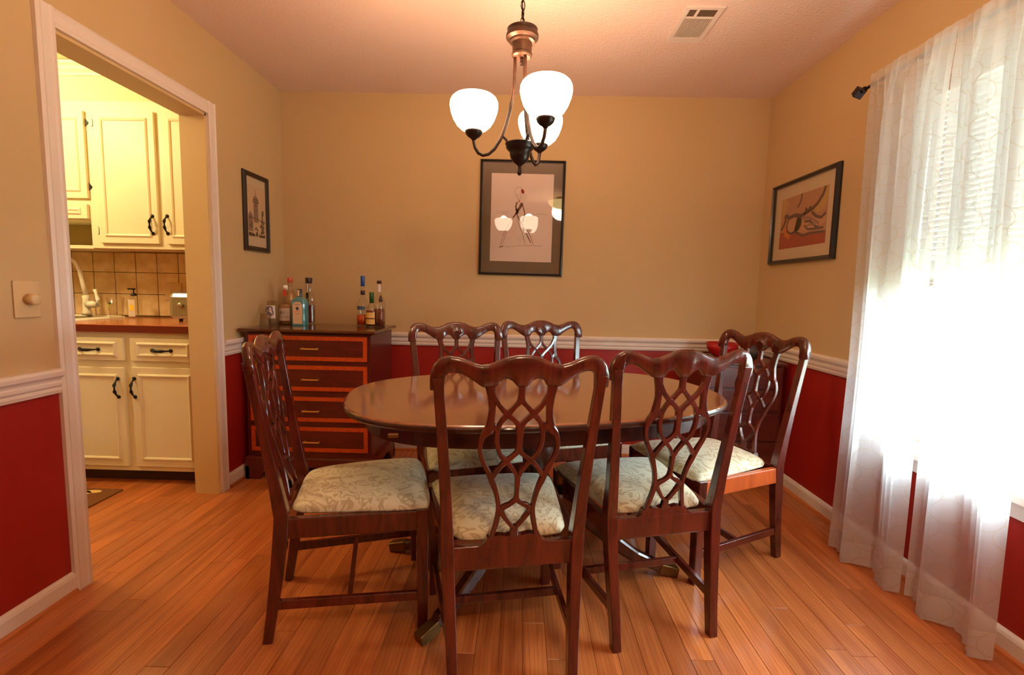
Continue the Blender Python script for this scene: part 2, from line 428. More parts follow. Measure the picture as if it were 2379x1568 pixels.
# walls (upper khaki, lower red as a part)
def wall(name, up, low, label):
    o = struct(name, up, M_WALL, label, 'wall')
    low.build('wainscot', M_RED, o); return o
T = 0.12
wl = wall('wall_left', MB().box((XL-T, YF, RB+.02), (XL, DY0, H)).box((XL-T, DY0, DH), (XL, DY1, H)).box((XL-T, DY1, RB+.02), (XL, D, H)),
     MB().box((XL-T, YF, 0), (XL, DY0, RB+.02)).box((XL-T, DY1, 0), (XL, D, RB+.02)), 'khaki wall above dark red wainscot, with the cased kitchen opening')
wb = wall('wall_back', MB().box((XL-T, D, RB+.02), (XR+T, D+T, H)), MB().box((XL-T, D, 0), (XR+T, D+T, RB+.02)), 'khaki far wall above dark red wainscot')
WY0, WY1, WZ0, WZ1 = 0.98, 2.07, 0.545, 2.0    # window opening
wr = wall('wall_right', MB().box((XR, YF, RB+.02), (XR+T, WY0, H)).box((XR, WY1, RB+.02), (XR+T, D, H)).box((XR, WY0, WZ1), (XR+T, WY1, H)),
     MB().box((XR, YF, 0), (XR+T, WY0, RB+.02)).box((XR, WY1, 0), (XR+T, D, RB+.02)).box((XR, WY0, 0), (XR+T, WY1, WZ0)), 'khaki window wall above dark red wainscot')
wall('wall_front', MB().box((XL-T, YF-T, RB+.02), (XR+T, YF, H)), MB().box((XL-T, YF-T, 0), (XR+T, YF, RB+.02)), 'wall behind the camera')
ceil = struct('ceiling', MB().box((XL-T, YF-T, H), (XR+T, D+T, H+.1)), M_CEIL, 'textured off-white ceiling', 'ceiling')

# chair rail, baseboards: moulded profiles (d = out from wall, z)
RAIL = [(0, RB), (.010, RB), (.014, RB+.012), (.012, RB+.022), (.018, RB+.030), (.018, RB+.040), (.013, RB+.046), (.016, RB+.054), (.028, RB+.064), (.030, RB+.078), (.024, RT), (0, RT)]
BASE = [(0, 0), (.016, 0), (.016, .062), (.012, .072), (.006, .078), (0, .080)]
SHOE = [(.014, 0), (.028, 0), (.026, .010), (.020, .016), (.014, .018)]
def run(prof, side, a, b):
    m = MB()
    R = []
    for t in (a, b):
        r = []
        for d, z in prof:
            if side == 'L': r.append((XL+d, t, z))
            elif side == 'R': r.append((XR-d, t, z))
            elif side == 'B': r.append((t, D-d, z))
        R.append(r)
    return m.rings(R)
for side, nm, segs in (('L', 'left', [(YF, DY0-.065), (DY1+.065, D-.001)]), ('B', 'back', [(XL+.001, XR-.001)]), ('R', 'right', [(YF, WY0-.07), (WY1+.07, D-.001)])):
    rl = MB(); bs = MB(); sh = MB()
    for a, b_ in segs: rl.add(*[run(RAIL, side, a, b_).v, run(RAIL, side, a, b_).f])
    if side == 'R': segs = [(YF, D-.001)]
    for a, b_ in segs:
        q = run(BASE, side, a, b_); bs.add(q.v, q.f); q = run(SHOE, side, a, b_); sh.add(q.v, q.f)
    struct('trim_'+nm, rl, M_TRIM, 'white moulded chair rail on the %s wall' % nm, 'chair rail')
    bo = struct('baseboard_'+nm, bs, M_TRIM, 'white baseboard along the %s wall' % nm, 'baseboard')
    sh.build('shoe_moulding', M_PLANK, bo)
# cased opening to the kitchen
cs = MB()
CP = [(0, 0), (.017, 0), (.019, .012), (.015, .020), (.015, .045), (.019, .055), (.014, .065), (0, .065)]   # (out, across from inner edge)
def casing(y_in, sgn, z0, z1):
    cs.rings([[(XL+o_, y_in+sgn*a, z0) for o_, a in CP], [(XL+o_, y_in+sgn*a, z1 if True else 0) for o_, a in CP]])
casing(DY0, -1, 0, DH+.065); casing(DY1, 1, 0, DH+.065)
cs.rings([[(XL+o_, DY0, DH+a) for o_, a in CP], [(XL+o_, DY1, DH+a) for o_, a in CP]])
dr = struct('door_1', cs, M_TRIM, 'white cased opening into the kitchen', 'doorway')
MB().box((XL-T-.01, DY0-.002, 0), (XL+.002, DY0+.012, DH)).box((XL-T-.01, DY1-.012, 0), (XL+.002, DY1+.002, DH)).box((XL-T-.01, DY0, DH-.012), (XL+.002, DY1, DH+.002)).build('jamb', mat('cream_jamb_paint', (214, 184, 132), 0.5), dr)

# ------------------------------------------------------------------ kitchen shell
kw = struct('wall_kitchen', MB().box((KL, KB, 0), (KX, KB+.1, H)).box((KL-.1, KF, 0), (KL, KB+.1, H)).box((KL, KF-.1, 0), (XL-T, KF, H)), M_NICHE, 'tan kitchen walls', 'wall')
struct('ceiling_kitchen', MB().box((KL-.1, KF-.1, H), (XL-T, KB+.1, H+.1)), M_KWALL, 'cream kitchen ceiling', 'ceiling')
sof = struct('trim_soffit', MB().box((KL, 2.97, 2.225), (KX-.001, KB-.001, H-.001)), M_KWALL, 'cream soffit box above the wall cabinets', 'soffit')
MB().rings([[(x, 2.97-d, z) for d, z in [(0, 2.368), (.010, 2.368), (.014, 2.382), (.030, 2.398), (.036, 2.412), (.052, 2.422), (.056, 2.436), (0, 2.439)]] for x in (KL, KX-.001)]).build('crown_moulding', M_CAB, sof)
# backsplash tiles
tile = None
for r in range(3):
    z0 = 0.925+r*0.1465
    if r == 2: z1 = 1.349
    else: z1 = z0+.143
    for k in range(9):
        x1 = -2.327+0.1463*3-0.1463*k
        x0 = x1-.1428
        if x0 > KX: continue
        o = MB().box((x0+.001, KB-.009, z0), (min(x1-.001, KX-.001), KB-.001, z1), .0015).build('tile', M_TILE, kw)
for k in range(9): pass
MB().box((-3.2, KB-.004, .92), (KX-.001, KB, 1.35)).build('grout', M_GROUT, kw)

# ------------------------------------------------------------------ window
win = struct('window_1', MB().box((XR-.016, WY0-.06, WZ0-.02), (XR-.001, WY0, WZ1+.06)).box((XR-.016, WY1, WZ0-.02), (XR-.001, WY1+.06, WZ1+.06)).box((XR-.016, WY0, WZ1), (XR-.001, WY1, WZ1+.06)), M_TRIM, 'white framed double hung window behind the sheer curtains', 'window')
MB().box((XR-.05, WY0-.09, WZ0-.03), (XR+.04, WY1+.09, WZ0), .004).build('window_sill', M_TRIM, win)
MB().box((XR-.014, WY0-.06, WZ0-.09), (XR-.001, WY1+.06, WZ0-.03)).build('apron', M_TRIM, win)
def sash(z0, z1, x):
    m = MB(); w = .042
    m.box((x, WY0+.015, z0), (x+.03, WY1-.015, z0+w)).box((x, WY0+.015, z1-w), (x+.03, WY1-.015, z1)).box((x, WY0+.015, z0+w), (x+.03, WY0+.015+w, z1-w)).box((x, WY1-.015-w, z0+w), (x+.03, WY1-.015, z1-w))
    o = m.build('sash', M_TRIM, win)
    MB().box((x+.013, WY0+.05, z0+.04), (x+.017, WY1-.05, z1-.04)).build('pane', M_PANE, o)
sash(WZ0+.015, 1.29, XR+.045); sash(1.25, WZ1-.015, XR+.078)
MB().box((XR, WY0, WZ0), (XR+T, WY0+.015, WZ1)).box((XR, WY1-.015, WZ0), (XR+T, WY1, WZ1)).box((XR, WY0, WZ1-.015), (XR+T, WY1, WZ1)).box((XR, WY0, WZ0), (XR+T, WY1, WZ0+.015)).build('window_frame', M_TRIM, win)
# blind
bl = thing('window_blind', 'white horizontal slat blind lowered over the upper half of the window', 'blind', (XR+.02, (WY0+WY1)/2, 1.22))
zb = 1.22
def P0(mb): 
    mb.v = [(x-(XR+.02), y-(WY0+WY1)/2, z-zb) for x, y, z in mb.v]; return mb
P0(MB().box((XR-.002, WY0+.02, 1.945), (XR+.04, WY1-.02, 1.983), .003)).build('head_rail', M_TRIM, bl)
P0(MB().box((XR+.008, WY0+.02, 1.20), (XR+.030, WY1-.02, 1.215), .003)).build('bottom_rail', M_TRIM, bl)
sm = None; ns = 33
for k in range(ns):
    z = 1.228+k*(1.938-1.228)/(ns-1)
    if sm is None:
        a = math.radians(-74); L2 = (WY1-WY0)/2-.02
        sec = [(-.0125, 0), (0, .0018), (.0125, 0), (0, .0008)]
        pr = [(x*math.cos(a)-q*math.sin(a), x*math.sin(a)+q*math.cos(a)) for x, q in sec]
        s0 = MB().rings([[(x, -L2, q) for x, q in pr], [(x, L2, q) for x, q in pr]]).build('slat', M_SLAT, bl); sm = s0.data; s0.location = (0, 0, z-zb)
    else:
        o = bpy.data.objects.new('slat', sm); C.objects.link(o); o.parent = bl; o.location = (0, 0, z-zb)
for yy in (-.36, 0.36): MB().tube([(-.014, yy, 0), (-.014, yy, .73)], .0012, 6).build('ladder_cord', M_TRIM, bl)
# outside
struct('lawn', MB().box((XR+T+.3, -14, -.6), (XR+26, 18, -.5)), M_GRASS, 'sunlit lawn outside the window', 'lawn')

# curtains
def curtain(y_a, y_b, top_x, folds, seed, label, bot_a, bot_b, amp):
    rnd = random.Random(seed); N = folds*14; Z = 26; ztop = 2.115
    ph = [rnd.uniform(-.5, .5) for _ in range(folds+2)]
    vs = []; uv = []
    for j in range(Z+1):
        v = j/Z; z = ztop*(1-v)+0.006*v
        arc = 0; prev = None
        for i in range(N+1):
            t = i/N
            y = (y_a+(y_b-y_a)*t)*(1-v)+(bot_a[1]+(bot_b[1]-bot_a[1])*t)*v
            vv = v**1.5; xb = top_x*(1-vv)+(bot_a[0]+(bot_b[0]-bot_a[0])*t)*vv
            A = amp*(0.10+0.38*min(v/.10, 1)+0.75*v)
            w = math.sin(2*PI*folds*t+ph[int(t*folds)]*math.sin(PI*((t*folds) % 1)))
            w2 = math.sin(2*PI*folds*1.9*t+seed)*0.28
            fine = math.sin(2*PI*folds*5.3*t+seed*2)*(0.9*(1-v)**2+.25)
            hang = 1-0.35*math.exp(-((v-.02)/.03)**2)
            x = xb+A*(w+w2+fine)*hang*(0.75+.25*math.sin(3*v+seed))
            y2 = y+0.012*v*math.sin(7*t+4*v+seed)
            zz = z+0.010*v*math.sin(2*PI*folds*t+1.0)
            p = Vector((x, y2, zz))
            if prev is not None: arc += (Vector((p.x, p.y, 0))-Vector((prev.x, prev.y, 0))).length
            prev = p; vs.append(tuple(p)); uv.append((arc, z))
    fs = [(j*(N+1)+i, j*(N+1)+i+1, (j+1)*(N+1)+i+1, (j+1)*(N+1)+i) for j in range(Z) for i in range(N)]
    m = MB().add(vs, fs, True); o = m.build('sheer_curtain', M_SHEER, fix=False)
    ul = o.data.uv_layers.new(name='UVMap')
    for lp in o.data.loops: ul.data[lp.index].uv = uv[lp.vertex_index]
    tag(o, label, 'curtain', 'sheer curtain panels'); return o
curtain(2.235, 1.80, 1.500, 2, 1, 'white sheer embroidered curtain panel nearer the framed red painting', (1.425, 2.155), (1.50, 1.80), .046)
curtain(1.80, 1.49, 1.500, 2, 2, 'white sheer embroidered curtain panel at the right edge, nearer the camera', (1.500, 1.785), (1.51, 1.445), .042)
rod = thing('curtain_rod', 'dark curtain rod with a square finial above the window', 'curtain rod', (1.518, 1.55, 2.078))
MB().tube([(0, -.85, 0), (0, .735, 0)], .007).build('rod', M_DARKBRONZE, rod)
f1 = MB().box((-.019, -.019, -.019), (.019, .019, .019), .003)
R45 = Euler((math.radians(45), math.radians(20), 0)).to_matrix()
f1.v = [tuple(R45 @ Vector(v)+Vector((0, .775, 0))) for v in f1.v]
f1.tube([(0, .73, 0), (0, .757, 0)], .009).tube([(0, .735, 0), (0, .741, 0)], .013)
f1.build('finial', M_DARKBRONZE, rod)
for yy in (.70, -.80): MB().tube([(0, yy, 0), (.05, yy, .0), (.10, yy, -.0)], .005).box((.098, yy-.012, -.03), (.104, yy+.012, .03)).build('bracket', M_DARKBRONZE, rod)

# ------------------------------------------------------------------ dining chairs
KB_ = -.086/.55
def by(z): return KB_*(z-.43) if z > .43 else -.054*((.43-z)/.43)**1.3
def chair(first_label):
    t = thing('dining_chair', first_label, 'chair', group='carved mahogany dining chairs')
    # rear legs run up into the back posts
    for s in (-1, 1):
        zs = [0, .10, .22, .34, .43, .55, .68, .80, .885, .925]
        xs = [.175, .178, .183, .188, .191, .196, .204, .213, .2195, .222]
        pts = [(s*x, by(z), z) for x, z in zip(xs, zs)]
        MB().sweep(pts, [.030, .031, .033, .036, .037, .033, .030, .028, .027, .030], [.030, .034, .040, .044, .044, .034, .028, .025, .024, .024], up=(0, 1, 0), sec=SQ).build('leg', M_MAHOG, t, bevel=.0015)
        MB().sweep([(s*.217, .435, 0), (s*.217, .435, .425)], [.034, .041], [.034, .041], up=(0, 1, 0), sec=SQ).build('leg', M_MAHOG, t, bevel=.0015)
        MB().sweep([(s*.193, .012, .388), (s*.222, .43, .388)], .024, .066, sec=SQ).build('seat_rail', M_MAHOG, t, bevel=.001)
        MB().sweep([(s*.181, -.035, .128), (s*.217, .43, .118)], .017, .030, sec=SQ).build('stretcher', M_MAHOG, t, bevel=.001)
    MB().sweep([(-.19, .0, .385), (.19, .0, .385)], .026, .072, sec=SQ).build('seat_rail', M_MAHOG, t, bevel=.001)
    MB().sweep([(-.21, .441, .388), (.21, .441, .388)], .026, .066, sec=SQ).build('seat_rail', M_MAHOG, t, bevel=.001)
    MB().sweep([(-.198, .20, .122), (.198, .20, .122)], .017, .026, sec=SQ).build('stretcher', M_MAHOG, t, bevel=.001)
    # crest rail: serpentine with eared corners
    TOP = [(0, .984), (.02, .983), (.045, .977), (.07, .966), (.09, .959), (.11, .957), (.13, .962), (.15, .971), (.17, .978), (.19, .981), (.207, .979), (.222, .971), (.233, .958), (.240, .940), (.2425, .926)]
    BOT = [(0, .897), (.012, .897), (.020, .905), (.028, .914), (.040, .920), (.052, .919), (.062, .911), (.067, .900), (.085, .896), (.104, .897), (.116, .904), (.128, .913), (.145, .924), (.160, .933), (.178, .939), (.192, .938), (.202, .930), (.2055, .912), (.207, .889), (.222, .887), (.2425, .890)]
    def li(T_, x):
        for (a, b_), (c, d) in zip(T_, T_[1:]):
            if x <= c: return b_+(d-b_)*(x-a)/(c-a+1e-9)
        return T_[-1][1]
    xs = sorted(set([a for a, _ in TOP]+[a for a, _ in BOT]+[i*.0085 for i in range(29)])); xs = [-x for x in xs[::-1] if x > 0]+xs
    R = []
    for x in xs:
        zt, zb_ = li(TOP, abs(x)), li(BOT, abs(x)); th = .0125; yc = by((zt+zb_)/2)+.006-.010*(1-(x/.24)**2)
        hh = (zt-zb_); ins = min(.010, hh*.3); zz = [(zb_, -.6), (zb_+ins*.5, -1), (zt-ins, -1), (zt-ins*.3, -.72), (zt, -.25), (zt, .35), (zt-ins*.3, .8), (zt-ins, 1), (zb_+ins*.5, 1), (zb_, .7)]
        R.append([(x, yc+KB_*(z-(zt+zb_)/2)+q*th, z) for z, q in zz])
    MB().rings(R, smooth=True).build('crest_rail', M_MAHOG, t)
    # shell carving on the front of the crest
    m = MB()
    for k in range(9):
        a = math.radians(-152+k*15.5); y0 = by(.94)+.009
        tip = (.026*math.cos(a+PI/2+math.radians(0))*1.0, y0+.0, 0)
        dx, dz = math.sin(math.radians(-62+k*15.5)), math.cos(math.radians(-62+k*15.5))
        m.sweep([(0, y0+.004, .915), (dx*.022, y0+.005, .915+dz*.026), (dx*.030, y0-.002, .915+dz*.042)], [.004, .010, .006], [.006, .009, .004], up=(0, 1, 0))
    m.build('shell_carving', M_MAHOG, t)
    # interlaced splat
    m = MB(); cnt = [0]
    def st(pts, w):
        n = []
        P = [Vector((a, b_)) for a, b_ in pts]
        for i in range(len(P)-1):       # Catmull-Rom
            p0, p1, p2, p3 = P[max(i-1, 0)], P[i], P[i+1], P[min(i+2, len(P)-1)]
            wa = w[i] if isinstance(w, list) else w; wb_ = w[i+1] if isinstance(w, list) else w
            for k in range(6 if i < len(P)-2 else 7):
                q = k/6; c = 0.5*((2*p1)+(-p0+p2)*q+(2*p0-5*p1+4*p2-p3)*q*q+(-p0+3*p1-3*p2+p3)*q**3)
                n.append((c.x, c.y, wa+(wb_-wa)*q))
        for s in (1, -1):
            cnt[0] += 1; e = .0004*(cnt[0] % 5)
            m.sweep([(s*x, by(z)-.002-.008*math.sin(PI*min(max((z-.43)/.5, 0), 1)), z) for x, z, _ in n], [ww for *_, ww in n], .015+e, up=(0, 1, 0), sec=CHAM, smooth=False)
    st([(.086, .905), (.081, .870), (.079, .832), (.083, .795), (.086, .778), (.101, .760), (.109, .728), (.101, .690), (.083, .652), (.070, .620), (.058, .585), (.050, .540), (.053, .500), (.068, .438)],
       [.030, .022, .018, .022, .026, .017, .012, .012, .015, .017, .013, .013, .015, .014])
    st([(.080, .880), (.060, .846), (.036, .820), (.016, .802), (.001, .784)], [.016, .012, .016, .013, .018])
    st([(.0, .905), (.002, .862), (.016, .842), (.036, .820), (.052, .800), (.062, .777), (.063, .740), (.052, .704), (.034, .684)], [.020, .016, .012, .016, .012, .014, .013, .012, .015])
    st([(.0, .790), (.0, .750), (.003, .715), (.016, .698), (.034, .684), (.050, .668), (.072, .636)], [.024, .018, .014, .012, .015, .012, .015])
    st([(.0, .630), (.012, .655), (.034, .684)], [.012, .011, .014])
    st([(.068, .636), (.078, .648)], [.014, .014])
    st([(.0, .640), (.0, .595), (.002, .565), (.016, .550), (.041, .532), (.020, .492), (.001, .470)], [.016, .012, .014, .011, .017, .011, .012])
    st([(.0, .478), (.0, .440)], [.018, .03])
    st([(.041, .532), (.052, .520)], [.016, .014])
    st([(.075, .790), (.063, .775)], [.02, .014])
    m.build('splat', M_MAHOG, t)
    MB().prism([(-.168, .412), (-.15, .416), (-.10, .421), (-.083, .430), (-.078, .444), (-.045, .450), (-.022, .445), (0, .452), (.022, .445), (.045, .450), (.078, .444), (.083, .430), (.10, .421), (.15, .416), (.168, .412)][::1], -.012, .010).build('splat_shoe', M_MAHOG, t)
    # drop-in cushion
    G = 22; vs = []; fs = []
    for j in range(G+1):
        v = -1+2*j/G
        for i in range(G+1):
            u = -1+2*i/G
            uu = math.copysign(abs(u)**.8, u); vv = math.copysign(abs(v)**.8, v)
            fr = (vv+1)/2; hw = .170+(.236-.170)*fr
            if vv < -.85: hw *= 1-.06*((-vv-.85)/.15)
            yy = .018+(.462-.018)*fr
            cr = (abs(uu)*abs(vv))**6
            x = uu*hw*(1-.05*cr); y = yy-(yy-.24)*.04*cr+.006*(1-uu*uu)*(1 if vv > .95 else 0)
            e = (1-abs(uu)**5)*(1-abs(vv)**5)
            z = .428+.034*e**.45+.016*(1-uu*uu)*(1-vv*vv)
            vs.append((x, y, z))
    for j in range(G):
        for i in range(G): fs.append((j*(G+1)+i, j*(G+1)+i+1, (j+1)*(G+1)+i+1, (j+1)*(G+1)+i))
    ring = [i for i in range(G+1)]+[(j)*(G+1)+G for j in range(1, G+1)]+[G*(G+1)+i for i in range(G-1, -1, -1)]+[j*(G+1) for j in range(G-1, 0, -1)]
    b0 = len(vs)
    for r in ring:
        x, y, z = vs[r]; vs.append((x*.985, .24+(y-.24)*.985, .4205))
    n = len(ring)
    for k in range(n): fs.append((ring[k], b0+k, b0+(k+1) % n, ring[(k+1) % n]))
    fs.append(tuple(b0+k for k in range(n)))
    MB().add(vs, fs, True).build('seat', M_FABRIC, t)
    return t
CH = [(-.006, 1.345, .198, 'carved mahogany chair nearest the camera, seen squarely from behind, cream damask seat'),
      (.490, 1.556, .244, 'carved mahogany chair seen from behind, right of the nearest chair'),
      (1.045, 2.205, 1.949, 'carved mahogany chair beside the sheer curtain, facing left with a sunlit seat'),
      (-.789, 1.633, -1.299, 'carved mahogany chair at the left end of the table, seen side on'),
      (-.296, 2.375, 3.504, 'carved mahogany chair beyond the table, nearer the chest of drawers'),
      (.145, 2.655, 3.45, 'carved mahogany chair beyond the table, furthest from the camera')]
c0 = chair(CH[0][3])
for i, (x, y, a, lb) in enumerate(CH):
    o = c0 if i == 0 else copy_tree(c0)
    o.location = (x, y, 0.0); o.rotation_euler = (0, 0, a); o['label'] = lb
    if i == 2:     # one side rail is coloured paler and more orange than the rest
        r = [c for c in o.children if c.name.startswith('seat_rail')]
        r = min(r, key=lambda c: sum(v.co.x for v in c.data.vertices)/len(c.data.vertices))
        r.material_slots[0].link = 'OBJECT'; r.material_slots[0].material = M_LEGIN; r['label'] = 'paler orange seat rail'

# ------------------------------------------------------------------ dining table
TX, TY, TA = .08, 1.865, .27
tb = thing('dining_table', 'dark oval mahogany pedestal dining table with a glossy top', 'table', (TX, TY, 0), TA)
def sup(A, B, n, z, N=96):
    r = []
    for k in range(N):
        a = 2*PI*k/N; c, s = math.cos(a), math.sin(a)
        r.append((A*math.copysign(abs(c)**(2/n), c), B*math.copysign(abs(s)**(2/n), s), z))
    return r
A_, B_, n_ = .725, .465, 2.6
prof = [(-.012, .734), (-.004, .736), (0, .742), (0, .750), (-.003, .756), (-.010, .760)]
MB().rings([sup(A_+d, B_+d, n_, z) for d, z in [(-.003, .7545), (-.005, .7575), (-.010, .760)]]).build('tabletop', M_TABLE, tb)
MB().rings([sup(A_+d, B_+d, n_, z) for d, z in [(-.016, .734), (-.006, .736), (-.001, .742), (0, .750), (-.0025, .7544)]]).build('edge_moulding', M_APRON, tb)
for xs_ in (-.17, .17):      # leaf joints
    pass
MB().rings([sup(A_-.075, B_-.06, n_, z) for z in (.672, .7345)]).build('apron', M_APRON, tb)
m = MB(); m.box((-.575, -.385, .722), (-.545, -.372, .734), .002); m.build('leaf_latch', M_DULLBRASS, tb)
MB().lathe([(.10, .655), (.10, .672), (.05, .65), (.045, .62), (.062, .58), (.070, .53), (.055, .47), (.040, .44), (.050, .42), (.062, .38), (.066, .33), (.060, .27), (.045, .235), (.03, .23)][::-1]+[], seg=32).build('pedestal', M_TABLEG, tb)
MB().box((-.30, -.06, .640), (.30, .06, .673), .003).build('cross_block', M_TABLEG, tb)
feet = [(-.306, 1.455), (-.545, 2.02), (.665, 1.89), (.42, 2.30)]
ca, sa = math.cos(-TA), math.sin(-TA)
for fx, fy in feet:
    dx, dy = fx-TX, fy-TY; lx, ly = dx*ca-dy*sa, dx*sa+dy*ca
    Lr = math.hypot(lx, ly); ux, uy = lx/Lr, ly/Lr
    pr = [(.045, .30), (.10, .305), (.17, .275), (.25, .21), (.33, .14), (.41, .085), (.48, .055), (Lr-.07, .036)]
    MB().sweep([(ux*r, uy*r, z) for r, z in pr], [.045, .045, .044, .042, .040, .038, .036, .034], [.09, .085, .07, .062, .055, .048, .042, .038], sec=CHAM).build('leg', M_TABLEG, tb)
    MB().sweep([(ux*r, uy*r, z) for r, z in ((Lr-.072, .036), (Lr-.03, .026), (Lr, .019))], [.038, .040, .040], [.042, .042, .036], sec=SQ).build('brass_cap', M_DULLBRASS, tb)

# ------------------------------------------------------------------ chest of drawers
cx = (-.877-1.575)/2
chest = thing('chest_of_drawers', 'mahogany chest with four orange banded drawers in the left corner', 'chest', (cx, 2.98, 0))
def Lc(mb, o=(cx, 2.98, 0)):
    mb.v = [(x-o[0], y-o[1], z-o[2]) for x, y, z in mb.v]; return mb
CX0, CX1, CY0, CY1 = -1.597, -.862, 2.765, 3.215
Lc(MB().box((CX0, CY0, .11), (CX1, CY1, .876))).build('body', M_CHEST, chest)
m = MB()
m.rings([[(CX0-d if CX0-d > -1.622 else -1.622, CY0-d, z), (CX1+d, CY0-d, z), (CX1+d, CY1, z), (CX0-d if CX0-d > -1.622 else -1.622, CY1, z)] for d, z in [(.004, .872), (.010, .876), (.020, .880), (.030, .884), (.032, .892), (.030, .897), (.026, .900)]])
Lc(m).build('top', M_CHESTTOP, chest)
m = MB().rings([[(CX0-d if d < .02 else CX0-.02, CY0-d, z), (CX1+d, CY0-d, z), (CX1+d, CY1, z), (CX0-min(d, .02), CY1, z)] for d, z in [(.016, .08), (.016, .125), (.010, .135), (.002, .140)]])
Lc(m).build('base_moulding', M_CHEST, chest)
for fx, sx in ((CX0, 1), (CX1, -1)):
    for fy, sy in ((CY0, 1), (CY1, -1)):
        poly = [(0, 0), (.09, 0), (.095, .03), (.12, .055), (.15, .08), (0, .08)]
        m = MB().prism([(fx-sx*.015+sx*a, b_) for a, b_ in poly], fy-sy*.015, fy-sy*.015+sy*.022)
        m.prism([(fy-sy*.015+sy*a, b_) for a, b_ in poly], fx-sx*.015, fx-sx*.015+sx*.022, 'x')
        Lc(m).build('bracket_foot', M_CHEST, chest)
for z0, z1, hz in ((.715, .866, .790), (.537, .694, .610), (.353, .508, .423), (.171, .328, .237)):
    x0, x1 = -1.575, -.877
    d = Lc(MB().box((x0, CY0-.010, z0), (x1, CY0+.002, z1))).build('drawer', M_CHEST, chest, bevel=.001)
    w = .023; yb_ = CY0-.0122
    m = MB().box((x0+.004, yb_, z1-w-.004), (x1-.004, CY0-.0098, z1-.004)).box((x0+.004, yb_, z0+.004), (x1-.004, CY0-.0098, z0+w+.004)).box((x0+.004, yb_, z0+w+.004), (x0+.004+w, CY0-.0098, z1-w-.004)).box((x1-.004-w, yb_, z0+w+.004), (x1-.004, CY0-.0098, z1-w-.004))
    Lc(m).build('inlay_band', M_BAND, d)
    m = MB(); hx = -1.21
    m.box((hx-.050, CY0-.036, hz-.004), (hx+.050, CY0-.028, hz+.004), .0015)
    for s in (-1, 1): m.box((hx+s*.042-.004, CY0-.030, hz-.004), (hx+s*.042+.004, CY0-.011, hz+.004))
    Lc(m).build('handle', M_BRASS, d)

# ------------------------------------------------------------------ text helper
def text_mesh(s, size, m, parent, loc, rot, name='lettering', ex=.0003):
    cu = bpy.data.curves.new('tmp', 'FONT'); cu.body = s; cu.size = size; cu.align_x = 'CENTER'; cu.align_y = 'CENTER'; cu.extrude = ex
    to = bpy.data.objects.new('tmp', cu); C.objects.link(to)
    bpy.context.view_layer.update()
    me = bpy.data.meshes.new_from_object(to.evaluated_get(bpy.context.evaluated_depsgraph_get()))
    bpy.data.objects.remove(to); bpy.data.curves.remove(cu)
    me.name = name; me.materials.clear(); me.materials.append(m)
    o = bpy.data.objects.new(name, me); C.objects.link(o); o.parent = parent; o.location = loc; o.rotation_euler = rot
    return o
UP = (PI/2, 0, 0)

# ------------------------------------------------------------------ bottles and glasses on the chest
ZC = .9005
G1 = 'bottles on the chest of drawers'
def curved_label(r, z0, z1, a0, a1, m, parent, name='label', seg=14):
    vs = []; fs = []
    for k in range(seg+1):
        a = math.radians(a0+(a1-a0)*k/seg)
        for z in (z0, z1):
            for q in (r, r+.0006): vs.append((q*math.cos(a), q*math.sin(a), z))
    for k in range(seg):
        a, b_ = 4*k, 4*k+4
        fs += [(a+1, b_+1, b_+3, a+3), (a, a+2, b_+2, b_), (a+2, a+3, b_+3, b_+2), (a, b_, b_+1, a+1)]
    return MB().add(vs, fs).build(name, m, parent)
def bottle(x, y, label, prof, liq, mliq, mg, cap, mcap, neck=None, extra=None, sxy=(1, 1), group=G1):
    t = thing('bottle', label, 'bottle', (x, y, ZC), 0, group)
    MB().lathe(prof, seg=28, sx=sxy[0], sy=sxy[1]).build('glass', mg, t)
    if liq:
        lp = [(max(r-.0035, .004), max(z, .006)) for r, z in prof if z <= liq]
        # top of the liquid
        for (r0, z0), (r1, z1) in zip(prof, prof[1:]):
            if z0 <= liq < z1: lp.append((max(r0+(r1-r0)*(liq-z0)/(z1-z0)-.0035, .004), liq))
        MB().lathe(lp, seg=28, sx=sxy[0], sy=sxy[1]).build('liquor', mliq, t)
    MB().lathe(cap, seg=20).build('cap', mcap, t)
    if extra: extra(t)
    return t
# blue-tinted square bottle
def bx_prof(w, d, zs, c=.25):
    R = []
    for sc, z in zs:
        a, b_ = w/2*sc, d/2*sc; e = min(a, b_)*c
        R.append([(-a+e, -b_, z), (a-e, -b_, z), (a, -b_+e, z), (a, b_-e, z), (a-e, b_, z), (-a+e, b_, z), (-a, b_-e, z), (-a, -b_+e, z)])
    return R
t = thing('bottle', 'teal glass bottle with an arched cream label, frontmost of the left cluster', 'bottle', (-1.393, 3.03, ZC), -.05, G1)
MB().rings(bx_prof(.086, .062, [(.94, 0), (1, .006), (1, .135), (.97, .150), (.86, .163), (.62, .173), (.42, .178), (.30, .184), (.30, .205)]), smooth=False).build('glass', M_TEAL, t)
MB().lathe([(.0145, .183), (.0145, .228), (.012, .230)], seg=20).build('cap', M_DARKCAP, t)
MB().box((-.006, -.0155, .186), (.006, -.0140, .224)).build('seal_strip', M_LABEL, t)
MB().prism([(-.030, .012), (.030, .012), (.030, .130), (.024, .143), (.012, .149), (-.012, .149), (-.024, .143), (-.030, .130)], -.0322, -.0315).build('label', M_LABEL, t)
text_mesh('BOMBAY', .0105, M_BLUEPRINT, t, (0, -.0324, .133), UP)
MB().lathe([(.010, 0), (.010, .0006)], seg=20).build('medallion', M_BLUEPRINT, t).matrix_local = Matrix.Translation((0, -.0322, .108)) @ Euler(UP).to_matrix().to_4x4()
text_mesh('SAPPHIRE', .0085, M_REDINK, t, (0, -.0324, .088), UP)
text_mesh('DRY GIN', .007, M_BLUEPRINT, t, (0, -.0324, .074), UP)
